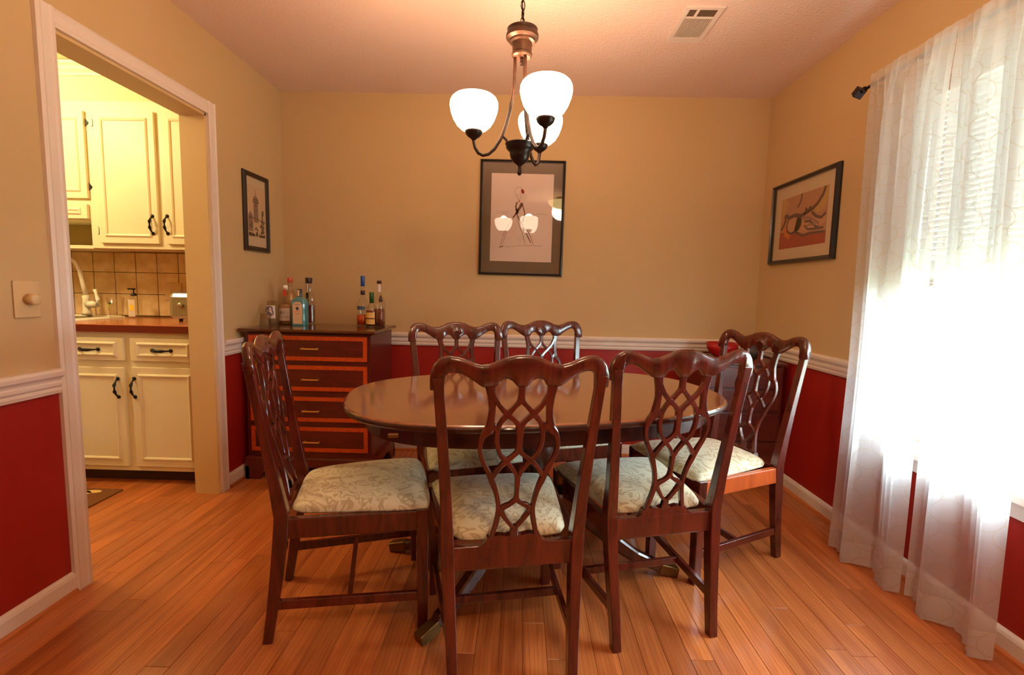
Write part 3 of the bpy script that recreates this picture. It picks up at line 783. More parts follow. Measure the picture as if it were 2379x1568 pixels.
# white-label vodka bottle
def ex1(t):
    curved_label(.0385, .025, .105, -150, -30, M_LABELW, t)
    text_mesh('RY', .026, M_GREYINK, t, (-.004, -.0395, .075), UP)
    curved_label(.0392, .048, .050, -145, -35, M_SKETCH, t, 'label_line')
    curved_label(.0143, .182, .232, -130, -50, M_REDINK, t, 'neck_label')
bottle(-1.515, 3.095, 'clear bottle with a white label and red striped neck, left of the teal bottle',
       [(.034, 0), (.038, .004), (.038, .115), (.034, .135), (.022, .155), (.0135, .170), (.0135, .235)], .13, M_PALELIQ, M_CLEAR, [(.0150, .22), (.0150, .25), (.013, .252)], M_WHITE, extra=ex1)
# tall red-capped bottle at the back
bottle(-1.545, 3.225, 'tall clear bottle with a red cap and pale gold liquor, back of left cluster',
       [(.038, 0), (.042, .005), (.042, .155), (.036, .185), (.020, .215), (.0155, .235), (.0155, .272)], .215, M_PALELIQ, M_CLEAR, [(.0175, .270), (.0175, .298), (.015, .301)], M_REDCAP)
# whiskey bottle with a wooden stopper
t = thing('bottle', 'clear square bottle with dark neck label and wide brown stopper, beside the teal bottle', 'bottle', (-1.395, 3.17, ZC), 0, G1)
MB().rings(bx_prof(.066, .05, [(.94, 0), (1, .006), (1, .165), (.92, .185), (.6, .205), (.42, .215), (.40, .268)])).build('glass', M_CLEAR, t)
MB().rings(bx_prof(.058, .042, [(.94, .008), (1, .012), (1, .125)])).build('liquor', M_BROWNLIQ, t)
MB().lathe([(.016, .266), (.020, .268), (.022, .302), (.020, .304)], seg=20).build('cap', M_DARKCAP, t)
MB().box((-.0085, -.0275, .080), (.0085, -.0258, .205)).build('neck_label', M_BLACK, t)
text_mesh('BULLEIT', .013, M_LABELY, t, (0, -.0280, .145), (PI/2, PI/2, 0))
# glass with purple print
def glass(x, y, r0, r1, h, label, name='drinking_glass', z=ZC, cat='glass', grp=None):
    t = thing(name, label, cat, (x, y, z), 0, grp)
    MB().lathe([(.0, .0), (r0, 0), (r0+.001, .006), (r1, h), (r1-.0022, h), (r0-.0015, .008), (.0, .007)], seg=28).build('glass', M_CLEAR, t)
    return t
t = glass(-1.550, 3.00, .027, .032, .155, 'tall clear drinking glass with a purple swirl print, left of the bottles')
curved_label(.0325, .045, .125, -150, -40, M_PURPLE, t, 'print').hide_render = False
t.children[-1].data.materials[0] = M_LABELW
m = MB()
for (cx_, cz, r, a0, a1) in ((.0, .104, .014, -40, 230), (.004, .080, .016, -220, 60), (0, .091, .026, 100, 200), (-.006, .066, .014, 10, 150)):
    pts = [(cx_+r*math.cos(math.radians(a0+(a1-a0)*k/10)), -.0350, cz+r*math.sin(math.radians(a0+(a1-a0)*k/10))) for k in range(11)]
    m.sweep(pts, .0045, .001, up=(0, 1, 0))
m.build('swirl_print', M_PURPLE, t)
glass(-1.545, 2.90, .034, .028, .078, 'short clear tumbler at the front left corner of the chest top')
# right cluster
def ex2(t): pass
bottle(-1.025, 3.13, 'round clear bottle with a tall blue foil neck, half full of amber liquor',
       [(.036, 0), (.040, .005), (.043, .10), (.041, .135), (.030, .165), (.018, .185), (.0125, .20), (.0125, .255)], .070, M_AMBER, M_CLEAR, [(.0135, .255), (.0140, .318), (.012, .322)], M_BLUECAP,
       extra=lambda t: (MB().lathe([(.0145, .200), (.0145, .228)], seg=20).build('neck_band', M_DARKCAP, t), curved_label(.0436, .105, .128, -125, -55, M_BLUEPRINT, t, 'etched_mark')))
bottle(-.943, 3.05, 'brown liquor bottle with a yellow label and green foil neck, right end of the chest',
       [(.034, 0), (.037, .004), (.037, .100), (.033, .120), (.020, .140), (.0125, .152), (.0125, .20)], .105, M_BROWNLIQ, M_CLEAR, [(.0140, .150), (.0140, .215), (.012, .218)], M_GREENCAP,
       extra=lambda t: (curved_label(.0375, .018, .092, -150, -45, M_LABELY, t), curved_label(.0382, .050, .058, -148, -47, M_SKETCH, t, 'label_line')))
bottle(-.928, 3.165, 'tall clear bottle with a dark cap and white neck label, behind the green necked bottle',
       [(.034, 0), (.038, .004), (.038, .15), (.032, .175), (.018, .20), (.0130, .215), (.0130, .278)], .11, M_BROWNLIQ, M_CLEAR, [(.0150, .275), (.0150, .292), (.013, .294)], M_DARKCAP,
       extra=lambda t: curved_label(.0136, .22, .27, -150, -30, M_LABELW, t, 'neck_label'))
t = thing('bottle', 'small bottle with a dark pointed stopper, furthest right on the chest', 'bottle', (-.880, 3.03, ZC), 0, G1)
MB().lathe([(.018, 0), (.020, .004), (.020, .115), (.014, .135), (.009, .145), (.009, .165)], seg=20).build('glass', M_CLEAR, t)
MB().lathe([(.0172, .006), (.0172, .095)], seg=20).build('liquor', M_BROWNLIQ, t)
MB().lathe([(.010, .16), (.011, .175), (.004, .20)], seg=16).build('cap', M_DARKCAP, t)

# ------------------------------------------------------------------ corner sideboard
sx0, sx1, sy0, sy1, sz = 1.10, 1.575, 2.87, 3.29, .752
sb = thing('sideboard', 'brown wooden cabinet with drawers in the far right corner', 'sideboard', ((sx0+sx1)/2, (sy0+sy1)/2, 0))
O2 = ((sx0+sx1)/2, (sy0+sy1)/2, 0)
Lc(MB().box((sx0, sy0, .06), (sx1, sy1, .735)), O2).build('body', M_SIDEBOARD, sb)
Lc(MB().box((sx0-.015, sy0-.02, .735), (sx1+.015, sy1+.01, sz), .004), O2).build('top', M_SIDEBOARD, sb)
for a, b_ in ((sx0+.01, sx0+.06), (sx1-.06, sx1-.01)):
    for c, d in ((sy0+.01, sy0+.05), (sy1-.05, sy1-.01)):
        Lc(MB().box((a, c, 0), (b_, d, .06)), O2).build('leg', M_SIDEBOARD, sb)
for z0, z1 in ((.60, .72), (.46, .585), (.28, .445), (.09, .265)):
    d = Lc(MB().box((sx0+.02, sy0-.014, z0), (sx1-.02, sy0+.001, z1)), O2).build('drawer', M_SIDEBOARD, sb, bevel=.002)
    for kx in (sx0+.215,):
        k = MB().lathe([(.005, 0), (.005, .012), (.012, .018), (.011, .026), (.004, .030)], seg=16)
        k.v = [(x+kx, sy0-.014-z, y+(z0+z1)/2) for x, y, z in k.v]
        Lc(k, O2).build('knob', M_WHITE, d)
t = thing('bowl', 'red lacquered bowl on the corner cabinet, behind the chair by the curtain', 'bowl', (1.30, 3.10, sz+.001))
MB().lathe([(0, 0), (.045, 0), (.05, .004), (.075, .025), (.092, .055), (.098, .090), (.094, .090), (.088, .056), (.072, .030), (.045, .010), (0, .008)], seg=36).build('bowl_body', M_REDPOT, t)
t = thing('jar', 'dark grey rounded jar beside the red bowl on the corner cabinet', 'jar', (1.475, 3.06, sz+.001))
MB().lathe([(.03, 0), (.042, .012), (.05, .035), (.046, .058), (.032, .07), (.030, .076), (.034, .08)], seg=28).build('jar_body', M_GREYPOT, t)

# ------------------------------------------------------------------ pictures
def picture(name, label, w, h, fw, depth, place, mframe, mmat, mart, border, art=None, glass=True):
    """built in a plane: x right, z up, -y towards the viewer"""
    t = thing(name, label, 'picture', place[0], place[1])
    m = MB()
    P = [(0, 0), (0, .35), (.18, .9), (.55, 1), (.80, .7), (1, .65), (1, 0)]
    o_ = [(-w/2, -h/2), (w/2, -h/2), (w/2, h/2), (-w/2, h/2)]
    R = []
    for a, b_ in P:
        sx, sz_ = w/2-fw*a, h/2-fw*a
        R.append([(-sx, -depth*b_, -sz_), (sx, -depth*b_, -sz_), (sx, -depth*b_, sz_), (-sx, -depth*b_, sz_)])
    m.rings(R, caps=False).build('frame', mframe, t)
    MB().box((-w/2+fw*.9, -.004, -h/2+fw*.9), (w/2-fw*.9, -.001, h/2-fw*.9)).build('mat_board', mmat, t)
    bl_, br_, bb_, bt_ = border
    aw0, aw1, ah0, ah1 = -w/2+fw+bl_, w/2-fw-br_, -h/2+fw+bb_, h/2-fw-bt_
    MB().box((aw0, -.0050, ah0), (aw1, -.0039, ah1)).build('print', mart, t)
    if art: art(t, aw0, aw1, ah0, ah1)
    if glass: MB().box((-w/2+fw*.85, -depth*.6-.001, -h/2+fw*.85), (w/2-fw*.85, -depth*.6, h/2-fw*.85)).build('glass', M_PICGLASS, t)
    return t
def strokes(t, name, m, lines, box, y=-.0054, s=1):
    """lines in unit coordinates (0..1, 0..1 from the lower left) with a width in metres"""
    x0, x1, z0, z1 = box; mb = MB()
    for w, pts in lines:
        P = [(x0+(x1-x0)*a, y, z0+(z1-z0)*b_) for a, b_ in pts]
        mb.sweep(P, w, .0005, up=(0, 1, 0))
    return mb.build(name, m, t)
def blob(t, name, m, polys, box, y=-.0053):
    x0, x1, z0, z1 = box; mb = MB()
    for i, poly in enumerate(polys):
        mb.prism([(x0+(x1-x0)*a, z0+(z1-z0)*b_) for a, b_ in poly], y-.0002, y+.0006)
    return mb.build(name, m, t)
def ell(cx_, cz, rx, rz, n=16): return [(cx_+rx*math.cos(2*PI*k/n), cz+rz*math.sin(2*PI*k/n)) for k in range(n)]
def art_fashion(t, a, b_, c, d):
    B = (a, b_, c, d)
    strokes(t, 'ink_line', M_SKETCH, [
        (.010, [(.42, .68), (.40, .63), (.42, .58), (.40, .54), (.36, .50)]), (.017, [(.50, .67), (.47, .62), (.43, .58), (.41, .54)]), (.016, [(.40, .60), (.44, .58), (.42, .55)]),
        (.007, [(.50, .67), (.53, .60), (.55, .55), (.53, .50), (.52, .45)]), (.006, [(.43, .53), (.48, .46), (.53, .40), (.60, .30), (.66, .22)]), (.0025, [(.42, .54), (.46, .42), (.52, .32), (.57, .20)]),
        (.003, [(.60, .36), (.66, .28), (.70, .20)]), (.0022, [(.27, .36), (.22, .24), (.19, .19)]), (.0022, [(.24, .36), (.19, .25), (.165, .18)]), (.0018, [(.36, .50), (.28, .40), (.24, .34)]),
        (.006, [(.205, .175), (.17, .165), (.15, .155)]), (.003, [(.20, .18), (.205, .155)]), (.002, [(.57, .185), (.66, .19), (.74, .185), (.85, .19)]), (.0014, [(.20, .18), (.30, .165), (.45, .185), (.57, .185)])], B)
    strokes(t, 'pencil_line', M_GREYINK, [(.0016, [(.42, .85), (.38, .82), (.385, .77), (.42, .73), (.44, .70)]), (.0016, [(.42, .85), (.47, .85), (.50, .82)]), (.0014, [(.44, .70), (.47, .72), (.48, .76)]),
        (.0014, [(.43, .68), (.455, .64), (.50, .67)]), (.0012, [(.08, .565), (.14, .57), (.20, .563), (.30, .568)]), (.0012, [(.08, .545), (.18, .55), (.28, .545)]), (.0012, [(.72, .545), (.80, .55), (.92, .543)])], B)
    blob(t, 'red_flower', M_REDINK, [ell(.505, .80, .028, .022), ell(.495, .815, .018, .014), ell(.515, .79, .015, .016)], B)
    blob(t, 'lips', M_REDINK, [ell(.455, .69, .014, .008)], B)
PX, PZ = (-.293+.282)/2, (2.020+1.252)/2
p1 = picture('framed_picture', 'black framed fashion sketch of a walking figure with a dark mat on the far wall', .575, .770, .020, .022,
    ((PX, D-.0015, PZ), 0), M_BLACK, M_DARKMAT, M_PAPER, (.058, .058, .075, .070), art_fashion)
p1.rotation_euler = (0, .008, 0)
M_PEACH = mat('peach_paint', (214, 158, 120), 0.7); M_TAN = mat('tan_paint', (206, 164, 98), 0.7)
M_REDP = mat('brick_red_paint', (172, 62, 40), 0.7); M_ORG = mat('orange_paint', (222, 122, 52), 0.7)
M_PLUM = mat('plum_paint', (92, 66, 62), 0.7); M_MAUVE = mat('mauve_paint', (150, 118, 104), 0.7)
def art_abstract(t, a, b_, c, d):
    B = (a, b_, c, d)
    blob(t, 'red_field', M_REDP, [[(0, 0), (1, 0), (1, .22), (.6, .20), (.4, .30), (.18, .32), (.0, .34)]], B, -.0053)
    blob(t, 'tan_field', M_TAN, [[(0, .45), (.10, .72), (.2, .86), (.1, 1), (0, 1)], [(.74, .62), (.84, .56), (.96, .60), (1, .8), (1, 1), (.90, 1), (.86, .85), (.78, .72)]], B, -.0054)
    blob(t, 'pale_shape', M_PEACH, [ell(.34, .45, .16, .17), [(.34, .30), (.6, .26), (.8, .30), (.98, .36), (1, .5), (.8, .48), (.6, .52), (.4, .6)]], B, -.0055)
    blob(t, 'orange_shape', M_ORG, [[(.10, .42), (.20, .60), (.24, .62), (.17, .46), (.20, .32), (.28, .24), (.22, .18), (.13, .24), (.09, .34)]], B, -.0057)
    strokes(t, 'dark_line', M_PLUM, [(.020, [(.10, .66), (.13, .58), (.08, .46), (.03, .38)]), (.022, [(.12, .66), (.22, .60), (.34, .62), (.48, .58), (.56, .60)]), (.013, [(.20, .58), (.16, .46), (.18, .34), (.26, .28), (.36, .30), (.44, .26), (.52, .20), (.70, .22), (.98, .20)]),
        (.020, [(.94, .99), (.90, .86), (.80, .72), (.70, .66), (.60, .62), (.54, .60)]), (.012, [(.46, 1.0), (.46, .90), (.42, .80), (.38, .76)]), (.018, [(.58, .60), (.57, .70), (.62, .64), (.66, .70), (.70, .64)]),
        (.016, [(.70, .60), (.80, .50), (.90, .46), (.98, .52)]), (.014, [(.56, .46), (.68, .44), (.80, .32), (.86, .30)]), (.012, [(.56, .38), (.64, .30), (.80, .28), (.95, .28)])], B, -.0060)
    strokes(t, 'mauve_line', M_MAUVE, [(.012, [(.50, .52), (.62, .52), (.74, .46), (.86, .36)]), (.010, [(.58, .34), (.68, .38), (.80, .36)])], B, -.0062)
yc, zc = (3.195+2.546)/2, (1.838+1.346)/2
picture('framed_picture', 'black framed abstract painting in red, tan and plum beside the curtain', .648, .492, .024, .028,
    ((XR-.0015, yc, zc), -PI/2), M_BLACK, M_MATW, mat('pink_tan_paint', (196, 142, 110), 0.7), (.070, .070, .068, .072), art_abstract)
def art_tower(t, a, b_, c, d):
    B = (a, b_, c, d)
    blob(t, 'ink_wash', M_MAUVE, [[(.36, .30), (.60, .30), (.60, .68), (.36, .68)], [(.30, .68), (.66, .68), (.60, .78), (.50, .82), (.48, .92), (.46, .82), (.36, .78)], [(.05, .12), (.30, .12), (.30, .42), (.18, .50), (.06, .42)]], B, -.0053)
    strokes(t, 'ink_line', M_GREYINK, [(.008, [(.34, .69), (.64, .69)]), (.010, [(.36, .74), (.60, .74)]), (.003, [(.37, .68), (.37, .32)]), (.003, [(.59, .68), (.59, .32)]), (.012, [(.48, .60), (.48, .66)]), (.010, [(.48, .50), (.48, .55)]), (.006, [(.3, .38), (.7, .36)]),
        (.012, [(.82, .52), (.84, .30)]), (.018, [(.74, .36), (.88, .30), (.94, .36)]), (.022, [(.70, .26), (.92, .22)]), (.020, [(.86, .56), (.86, .46)]), (.014, [(.10, .36), (.24, .40)]), (.016, [(.12, .24), (.24, .20), (.22, .30)]), (.012, [(.40, .16), (.46, .20), (.56, .14)]),
        (.016, [(.72, .10), (.90, .16)]), (.003, [(.48, .92), (.48, .80)]), (.02, [(.78, .20), (.9, .12)])], B, -.0056)
    blob(t, 'ink_dark', mat('dark_ink', (50, 38, 30), .8), [[(.06, .03), (.40, .03), (.40, .07), (.28, .09), (.06, .10)], [(.44, .04), (.56, .04), (.54, .12), (.46, .12)], [(.62, .03), (.96, .03), (.96, .09), (.8, .07), (.62, .08)]], B, -.0058)
yc, zc = (2.857+3.132)/2, (1.822+1.355)/2
picture('framed_picture', 'small black framed ink print of a bell tower on the left wall', .278, .470, .030, .020,
    ((XL+.0015, yc, zc), PI/2), M_BLACK, M_MATW, mat('cream_print_paper', (224, 190, 150), .7), (.008, .008, .052, .045), art_tower)

# ------------------------------------------------------------------ wall switch
t = thing('light_switch', 'ivory wall plate with a round dimmer knob left of the kitchen opening', 'switch', (XL+.001, 1.575, 1.088), PI/2)
MB().box((-.042, -.006, -.060), (.042, 0, .060), .002).build('plate', M_PLATE, t)
k = MB().lathe([(.015, 0), (.015, .012), (.019, .014), (.018, .030), (.014, .033)], seg=24)
k.v = [(x, -.006-z, y) for x, y, z in k.v]; k.build('knob', M_PLATE, t)

# ------------------------------------------------------------------ ceiling vent
t = thing('ceiling_vent', 'white metal air vent with parallel louvres in the ceiling', 'vent', (.805, 2.475, H), 0)
m = MB(); vw, vh = .178/2, .312/2; iz = -.006
m.box((-vw, -vh, iz), (vw, -vh+.022, 0)).box((-vw, vh-.045, iz), (vw, vh, 0)).box((-vw, -vh+.022, iz), (-vw+.024, vh-.045, 0)).box((vw-.024, -vh+.022, iz), (vw, vh-.045, 0))
# cross bar between the far louvres and the near damper slot
m.box((-vw+.024, -vh+.084, iz), (vw-.024, -vh+.094, 0)).box((-.030, -vh+.022, iz), (-.018, -vh+.084, 0))
m.build('frame', M_TRIM, t, bevel=.001)
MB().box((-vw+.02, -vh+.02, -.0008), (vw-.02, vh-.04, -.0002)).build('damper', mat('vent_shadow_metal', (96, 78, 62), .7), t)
s0 = None
for k in range(16):
    x = -vw+.029+k*(2*vw-.058)/15
    if s0 is None:
        s0 = MB().sweep([(0, -vh+.094, -.0035), (0, vh-.045, -.0035)], .0028, .005, sec=SQ).build('louvre', M_TRIM, t); s0.location = (x, 0, 0)
    else:
        o = bpy.data.objects.new('louvre', s0.data); C.objects.link(o); o.parent = t; o.location = (x, 0, 0)

# ------------------------------------------------------------------ chandelier
CXx, CYy = -.015, 1.83
ch = thing('chandelier', 'bronze three arm chandelier with lit frosted bowls hanging over the table', 'chandelier', (CXx, CYy, 0))
MB().lathe([(0, 1.985), (.030, 1.985), (.036, 1.990), (.037, 1.997), (.034, 2.000), (.036, 2.034), (.046, 2.037), (.047, 2.043), (.051, 2.046), (.058, 2.050), (.059, 2.056), (.058, 2.063), (.054, 2.067), (.053, 2.072), (.055, 2.081), (0, 2.083)], seg=40).build('hub_cap', M_BRONZE, ch).modifiers.new('split', 'EDGE_SPLIT').split_angle = .6
MB().lathe([(0, 1.572), (.006, 1.575), (.009, 1.583), (.006, 1.592), (.005, 1.604), (.010, 1.610), (.022, 1.618), (.033, 1.632), (.037, 1.646), (.037, 1.655), (.046, 1.664), (.050, 1.668), (.052, 1.678), (.055, 1.684), (.050, 1.688), (.02, 1.690), (0, 1.690)], seg=40).build('bottom_bowl', M_DARKBRONZE, ch).modifiers.new('split', 'EDGE_SPLIT').split_angle = .8
MB().tube([(0, 0, 1.96), (0, 0, 1.99)], .006).lathe([(0, 1.972), (.006, 1.974), (.006, 1.986), (0, 1.988)]).build('centre_nut', M_BRONZE, ch)
ARM = [(.024, 1.99), (.0245, 1.95), (.026, 1.90), (.031, 1.85), (.040, 1.80), (.053, 1.75), (.072, 1.70), (.094, 1.665), (.115, 1.647), (.135, 1.642), (.152, 1.650), (.164, 1.668), (.169, 1.688), (.170, 1.702)]
for ang in (181, -60, 63):
    a = math.radians(ang); ca_, sa_ = math.cos(a), math.sin(a)
    ar = MB().tube([(ca_*r, sa_*r, z) for r, z in ARM], [.0062]*len(ARM), 10).build('arm', M_BRONZE, ch)
    MB().sweep([(ca_*r, sa_*r, z) for r, z in ((.040, 1.682), (.052, 1.700), (.066, 1.712))], .008, .008).build('hook', M_DARKBRONZE, ar)
    cxp, cyp = ca_*.17, sa_*.17
    MB().lathe([(0, 1.692), (.006, 1.693), (.010, 1.700), (.020, 1.706), (.028, 1.714), (.031, 1.722), (.033, 1.727), (.028, 1.729), (0, 1.728)], (cxp, cyp, 0), 28).build('cup', M_DARKBRONZE, ar)
    sh = [(.029, 1.726), (.046, 1.733), (.062, 1.747), (.075, 1.768), (.084, 1.792), (.088, 1.812), (.087, 1.828), (.081, 1.840), (.073, 1.847)]
    MB().shell(sh+[(r-.003, z-.001) for r, z in sh[::-1]], (cxp, cyp, 0), 40).build('glass_shade', M_SHADE, ch)
    lo = lamp('bulb_light', 'POINT', (CXx+cxp, CYy+cyp, 1.838), P_BULB, WARM, shadow_soft_size=.035)
# chain and canopy
z = 2.084; k = 0
m = MB().tube([(0, 0, 2.08), (0, 0, 2.10)], .004)
m.build('loop_stem', M_BRONZE, ch)
link = None
z = 2.092
while z < 2.40:
    if link is None:
        N = 16; pts = []
        for q in range(N+1):
            a = 2*PI*q/N; pts.append((.0075*math.cos(a), 0, .017*math.sin(a)))
        link = MB().tube(pts, .0019, 6).build('chain_link', M_BRONZE, ch); o = link
    else:
        o = bpy.data.objects.new('chain_link', link.data); C.objects.link(o); o.parent = ch
    o.location = (0, 0, z+.014); o.rotation_euler = (0, 0, (k % 2)*PI/2+.5); z += .0285; k += 1
MB().tube([(0.003, 0, 2.09), (-.004, .003, 2.2), (.004, -.002, 2.3), (0, 0, 2.42)], .0022, 6).build('cord', M_DARKBRONZE, ch)
MB().lathe([(.012, 2.40), (.03, 2.412), (.055, 2.425), (.062, 2.4395), (0, 2.4398)], seg=36).build('canopy', M_BRONZE, ch)

# hall lamp behind the camera, mirrored in the picture glass
t = thing('ceiling_lamp', 'flush ceiling lamp with an amber glass bowl behind the camera', 'lamp', (.53, -.20, H))
MB().lathe([(0, -.02), (.06, -.02), (.07, 0), (0, 0)], seg=32).tube([(0, 0, -.02), (0, 0, -.08)], .01).build('mount', M_BRONZE, t)
MB().shell([(.002, -.165), (.06, -.158), (.12, -.132), (.165, -.095), (.185, -.052), (.182, -.052), (.162, -.093), (.118, -.128), (.06, -.153), (.002, -.16)], seg=32).build('glass_bowl', M_HALLSHADE, t)
lamp('hall_light', 'POINT', (.53, -.20, H-.19), P_HALL, (1.0, 0.70, 0.44), shadow_soft_size=.12)

# ------------------------------------------------------------------ kitchen cabinets
def bead(x0, x1, z0, z1, y, w=.020):
    m = MB(); P = [(0, 0), (.15, .5), (.5, 1), (.85, .6), (1, 0)]
    R = [[(x0+w*a, y-.008*b_, z0+w*a), (x1-w*a, y-.008*b_, z0+w*a), (x1-w*a, y-.008*b_, z1-w*a), (x0+w*a, y-.008*b_, z1-w*a)] for a, b_ in P]
    return m.rings(R, caps=False)
def pull(cx_, cz, y, vert, off):
    m = MB(); L_ = .052
    pts = [(-L_, 0), (-L_*.7, .016), (-.018, .026), (.018, .026), (L_*.7, .016), (L_, 0)]
    P = [(cx_, y-d-.002, cz+a) if vert else (cx_+a, y-d-.002, cz) for a, d in pts]
    m.tube(P, [.004, .0045, .009, .009, .0045, .004], 8)
    for s in (-1, 1):
        c = (cx_, y, cz+s*L_) if vert else (cx_+s*L_, y, cz)
        k = MB().lathe([(.011, 0), (.011, .003), (.005, .007)], seg=12); k.v = [(c[0]+a, y-z_, c[2]+b_) for a, b_, z_ in k.v]; m.add(k.v, k.f, True)
    return m
def front(kind, par, x0, x1, z0, z1, y, off, pl=None, vert=True, inset=.037):
    d = MB().box((x0, y-.018, z0), (x1, y, z1), .003); d = Lc(d, off).build(kind, M_CAB, par)
    Lc(bead(x0+inset, x1-inset, z0+inset*(.62 if kind == 'drawer' else 1), z1-inset*(.62 if kind == 'drawer' else 1), y-.018), off).build('bead_moulding', M_CAB, d)
    if pl: Lc(pull(pl[0], pl[1], y-.018, vert, off), off).build('handle', M_IRON, d)
    return d
yB = 2.648
def base_unit(x0, x1, label, fronts):
    off = ((x0+x1)/2, 2.95, 0)
    t = thing('base_cabinet', label, 'cabinet', off, 0, 'kitchen base cabinets')
    Lc(MB().box((x0, yB, .075), (x1, KB-.012, .872)), off).build('body', M_CAB, t)
    Lc(MB().box((x0, yB+.055, 0), (x1, KB-.012, .075)), off).build('toe_kick', M_TOE, t)
    for f in fronts: front(f[0], t, *f[1:5], yB, off, f[5], f[6])
    return t
base_unit(-2.66, KX-.004, 'cream base cabinet with two drawers and two doors seen through the kitchen opening',
    [('drawer', -2.600, -2.208, .713, .842, (-2.400, .775), False), ('drawer', -2.170, -1.795, .713, .842, (-1.990, .775), False),
     ('door', -2.590, -2.212, .105, .674, (-2.247, .560), True), ('door', -2.170, -1.795, .105, .678, (-2.153, .562), True)])
base_unit(KL+.005, -2.664, 'cream base cabinet under the sink, mostly hidden by the door casing',
    [('drawer', -3.84, -3.30, .713, .842, (-3.57, .775), False), ('drawer', -3.26, -2.70, .713, .842, (-2.98, .775), False), ('door', -3.84, -3.30, .105, .674, (-3.335, .56), True), ('door', -3.26, -2.70, .105, .674, (-3.225, .56), True)])
ct = tag(MB().box((KL+.003, 2.622, .8725), (KX-.003, KB-.011, .915), .004).build('countertop', M_COUNTER), 'red brown countertop along the kitchen back wall', 'countertop')
MB().box((KL+.004, 2.6195, .8735), (KX-.004, 2.6225, .9125)).build('front_edge', M_COUNTEREDGE, ct)
yU = 2.968
off = (-2.2, 3.1, 1.355)
t = thing('wall_cabinet', 'tall cream wall cabinet with two beaded doors right of the sink', 'cabinet', off, 0, 'kitchen wall cabinets')
Lc(MB().box((-2.642, yU, 1.356), (KX-.004, KB-.012, 2.2245)), off).build('body', M_CAB, t)
d1 = front('door', t, -2.580, -2.214, 1.386, 2.164, yU, off, (-2.247, 1.50))
d2 = front('door', t, -2.166, -1.795, 1.386, 2.164, yU, off, (-2.156, 1.502))
def hinge(x, z, y, w=.012): return MB().prism([(x-w, z-.025), (x-w*.4, z-.016), (x-w*.3, z+.016), (x-w, z+.027), (x+w*.3, z+.010), (x+w, z), (x+w*.3, z-.012)], y-.003, y)
for z in (2.10, 1.46): Lc(hinge(-2.592, z, yU-.001, .009), off).build('hinge', M_IRON, d1)
off = (-3.2, 3.1, 1.62)
t = thing('wall_cabinet', 'shorter cream wall cabinet above the sink with a drawer front below it', 'cabinet', off, 0, 'kitchen wall cabinets')
Lc(MB().box((KL+.004, yU, 1.526), (-2.6425, KB-.012, 2.2245)), off).build('body', M_CAB, t)
d3 = front('door', t, -3.10, -2.640, 1.652, 2.164, yU, off, None)
front('door', t, -3.62, -3.14, 1.652, 2.164, yU, off, None)
front('drawer', t, -3.62, -2.648, 1.530, 1.618, yU, off, None)
for z in (2.10, 1.724): Lc(hinge(-2.632, z, yU-.001), off).build('hinge', M_IRON, d3)
tag(MB().box((KL+.004, 2.975, 1.352), (-2.6425, KB-.012, 1.372)).build('wall_shelf', M_CAB), 'cream open shelf between the wall cabinets and the sink', 'shelf')

# sink, faucet, counter things
t = thing('sink', 'white drop-in kitchen sink with a rounded rim', 'sink', (-3.02, 2.93, .9155))
pr = [(.0, .002), (.012, .012), (.03, .015), (.042, .010), (.05, -.002)]
R = []
def rr(a, b_, e, z, N=8):
    pts = []
    for cx_, cy_, a0 in ((a-e, b_-e, 0), (-a+e, b_-e, 90), (-a+e, -b_+e, 180), (a-e, -b_+e, 270)):
        for k in range(N): q = math.radians(a0+90*k/(N-1)); pts.append((cx_+e*math.cos(q), cy_+e*math.sin(q), z))
    return pts
rk = MB().rings([rr(.40-d, .275-d, .07, z) for d, z in [(0, .0), (.006, .010), (.02, .014), (.034, .012), (.045, .003), (.05, .0008)]], smooth=True, caps=False)
rk.build('rim', M_WHITE, t)
MB().rings([rr(.365-d, .24-d, .06, z) for d, z in [(0, .0055), (.02, .0045)]], smooth=True).build('basin', mat('basin_white', (226, 216, 190), .25), t)
t = thing('faucet', 'white gooseneck faucet with a side lever standing behind the sink', 'faucet', (-2.872, 3.15, .928))
MB().lathe([(.026, 0), (.027, .02), (.022, .03), (.020, .10), (.022, .125), (.015, .13)], seg=24).build('base', M_WHITE, t)
MB().tube([(0, 0, .12), (-.004, -.01, .20), (-.012, -.02, .29), (-.030, -.03, .345), (-.065, -.05, .378), (-.11, -.075, .386), (-.16, -.10, .37), (-.19, -.12, .33), (-.195, -.125, .28)], [.014, .0135, .013, .013, .013, .013, .014, .015, .016], 14).build('spout', M_WHITE, t)
MB().tube([(.015, -.01, .072), (.05, -.02, .072), (.085, -.025, .070)], [.020, .023, .020], 14).build('handle_body', M_WHITE, t)
MB().tube([(.095, -.025, .060), (.10, -.025, .10), (.090, -.022, .14), (.080, -.02, .170)], [.014, .011, .009, .011], 12).build('lever', M_WHITE, t)
t = thing('drinking_glass', 'clear tumbler with a lime print on the kitchen counter', 'glass', (-2.463, 2.90, .9155))
MB().lathe([(0, 0), (.030, 0), (.032, .010), (.044, .138), (.0415, .138), (.030, .018), (0, .016)], seg=28).build('glass', M_CLEAR, t)
curved_label(.0405, .080, .100, -130, -105, M_LIME, t, 'print'); curved_label(.0415, .100, .112, -102, -85, M_GREENCAP, t, 'print')
t = thing('soap_dispenser', 'clear pump bottle with a yellow and white label on the kitchen counter', 'bottle', (-2.535, 3.13, .9155))
MB().rings(bx_prof(.075, .05, [(.9, 0), (1, .01), (1, .105), (.85, .125), (.45, .14), (.3, .146)])).build('glass', M_CLEAR, t)
MB().box((-.020, -.0262, .012), (.024, -.0255, .122)).build('label', M_LABELW, t)
MB().box((-.012, -.0270, .050), (.016, -.0263, .090)).build('label_patch', M_SOAPLABEL, t)
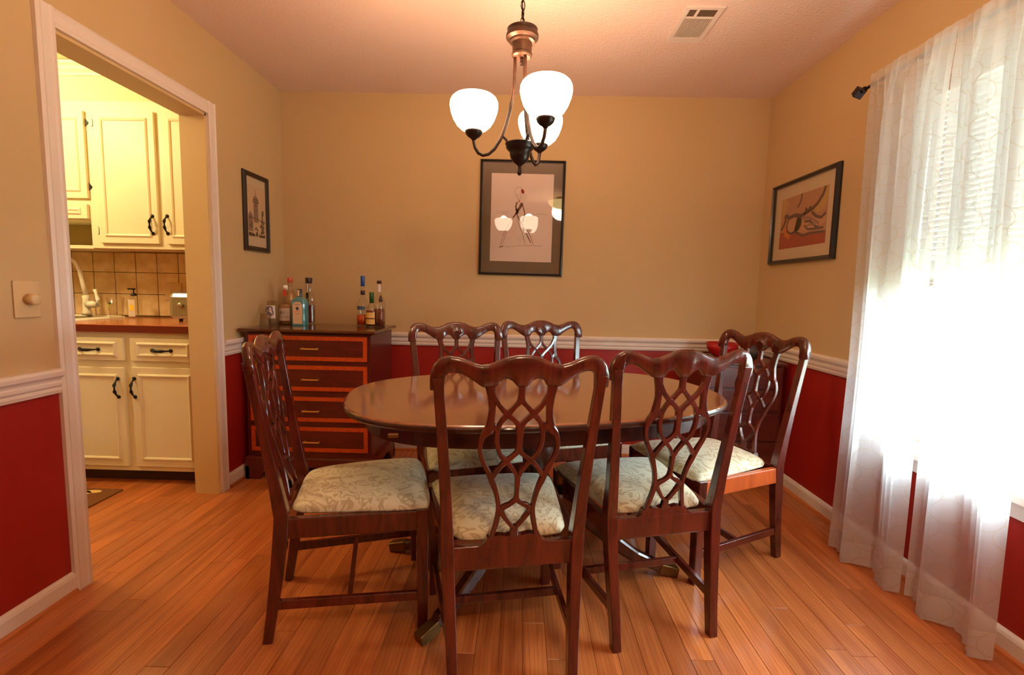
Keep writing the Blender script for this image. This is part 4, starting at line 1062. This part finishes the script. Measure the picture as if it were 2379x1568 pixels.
MB().lathe([(.017, .146), (.017, .158), (.008, .166), (.004, .168), (.004, .188)], seg=18).box((-.036, -.006, .186), (.008, .006, .196)).build('pump', M_BLACK, t)
t = thing('toaster', 'brushed steel toaster with a round knob at the right end of the counter', 'toaster', (-1.985, 3.03, .9155))
R = [[(-.175, y, z) for y, z in [(-.085, .02), (-.09, .04), (-.086, .15), (-.07, .175), (-.05, .183), (.05, .183), (.07, .175), (.086, .15), (.09, .04), (.085, .02)]]]
R = []
for x, s in ((-.185, .86), (-.178, .95), (-.16, 1), (.16, 1), (.178, .95), (.185, .86)):
    R.append([(x, y*s, .1+(z-.1)*s) for y, z in [(-.080, .016), (-.09, .03), (-.086, .15), (-.075, .172), (-.055, .184), (.055, .184), (.075, .172), (.086, .15), (.09, .03), (.080, .016)]])
MB().rings(R).build('body', M_STEEL, t, bevel=.002)
k = MB().lathe([(.016, 0), (.016, .014), (.013, .018)], seg=20); k.v = [(x-.105, -.089-z, y+.10) for x, y, z in k.v]; k.build('knob', M_STEEL, t)
for fx, fy in ((-.13, -.06), (.13, -.06), (-.13, .06), (.13, .06)): MB().lathe([(.010, 0), (.012, .018)], (fx, fy, 0), 12).build('foot', M_BLACK, t)
MB().box((-.14, -.035, .1835), (.14, -.012, .1855)).box((-.14, .012, .1835), (.14, .035, .1855)).build('slot', M_BLACK, t)
t = thing('wall_outlet', 'ivory outlet plate on the tiled backsplash behind the toaster', 'outlet', (-2.362, KB-.010, 1.094))
MB().box((-.058, -.005, -.060), (.058, 0, .060), .002).build('plate', M_PLATE, t)
MB().box((-.022, -.010, -.012), (-.014, -.004, .012), .001).build('toggle', M_PLATE, t)
# rug
t = thing('rug', 'small brown kitchen rug with cream motifs by the sink cabinet', 'rug', (-2.48, 2.36, .0))
MB().rings([rr(.30, .19, .01, .0008), rr(.30, .19, .01, .006), rr(.296, .186, .01, .007)]).build('pile', M_RUG, t)
m = MB()
for cx_, cy_, a, b_ in ((.10, .125, .07, .028), (.17, .145, .04, .02), (.06, .09, .035, .03), (.22, -.12, .05, .03), (-.12, .05, .06, .04), (-.02, -.08, .05, .04)):
    m.prism(ell(cx_, cy_, a, b_, 14), .0066, .0078, 'z')
m.build('motif', M_RUGC, t)
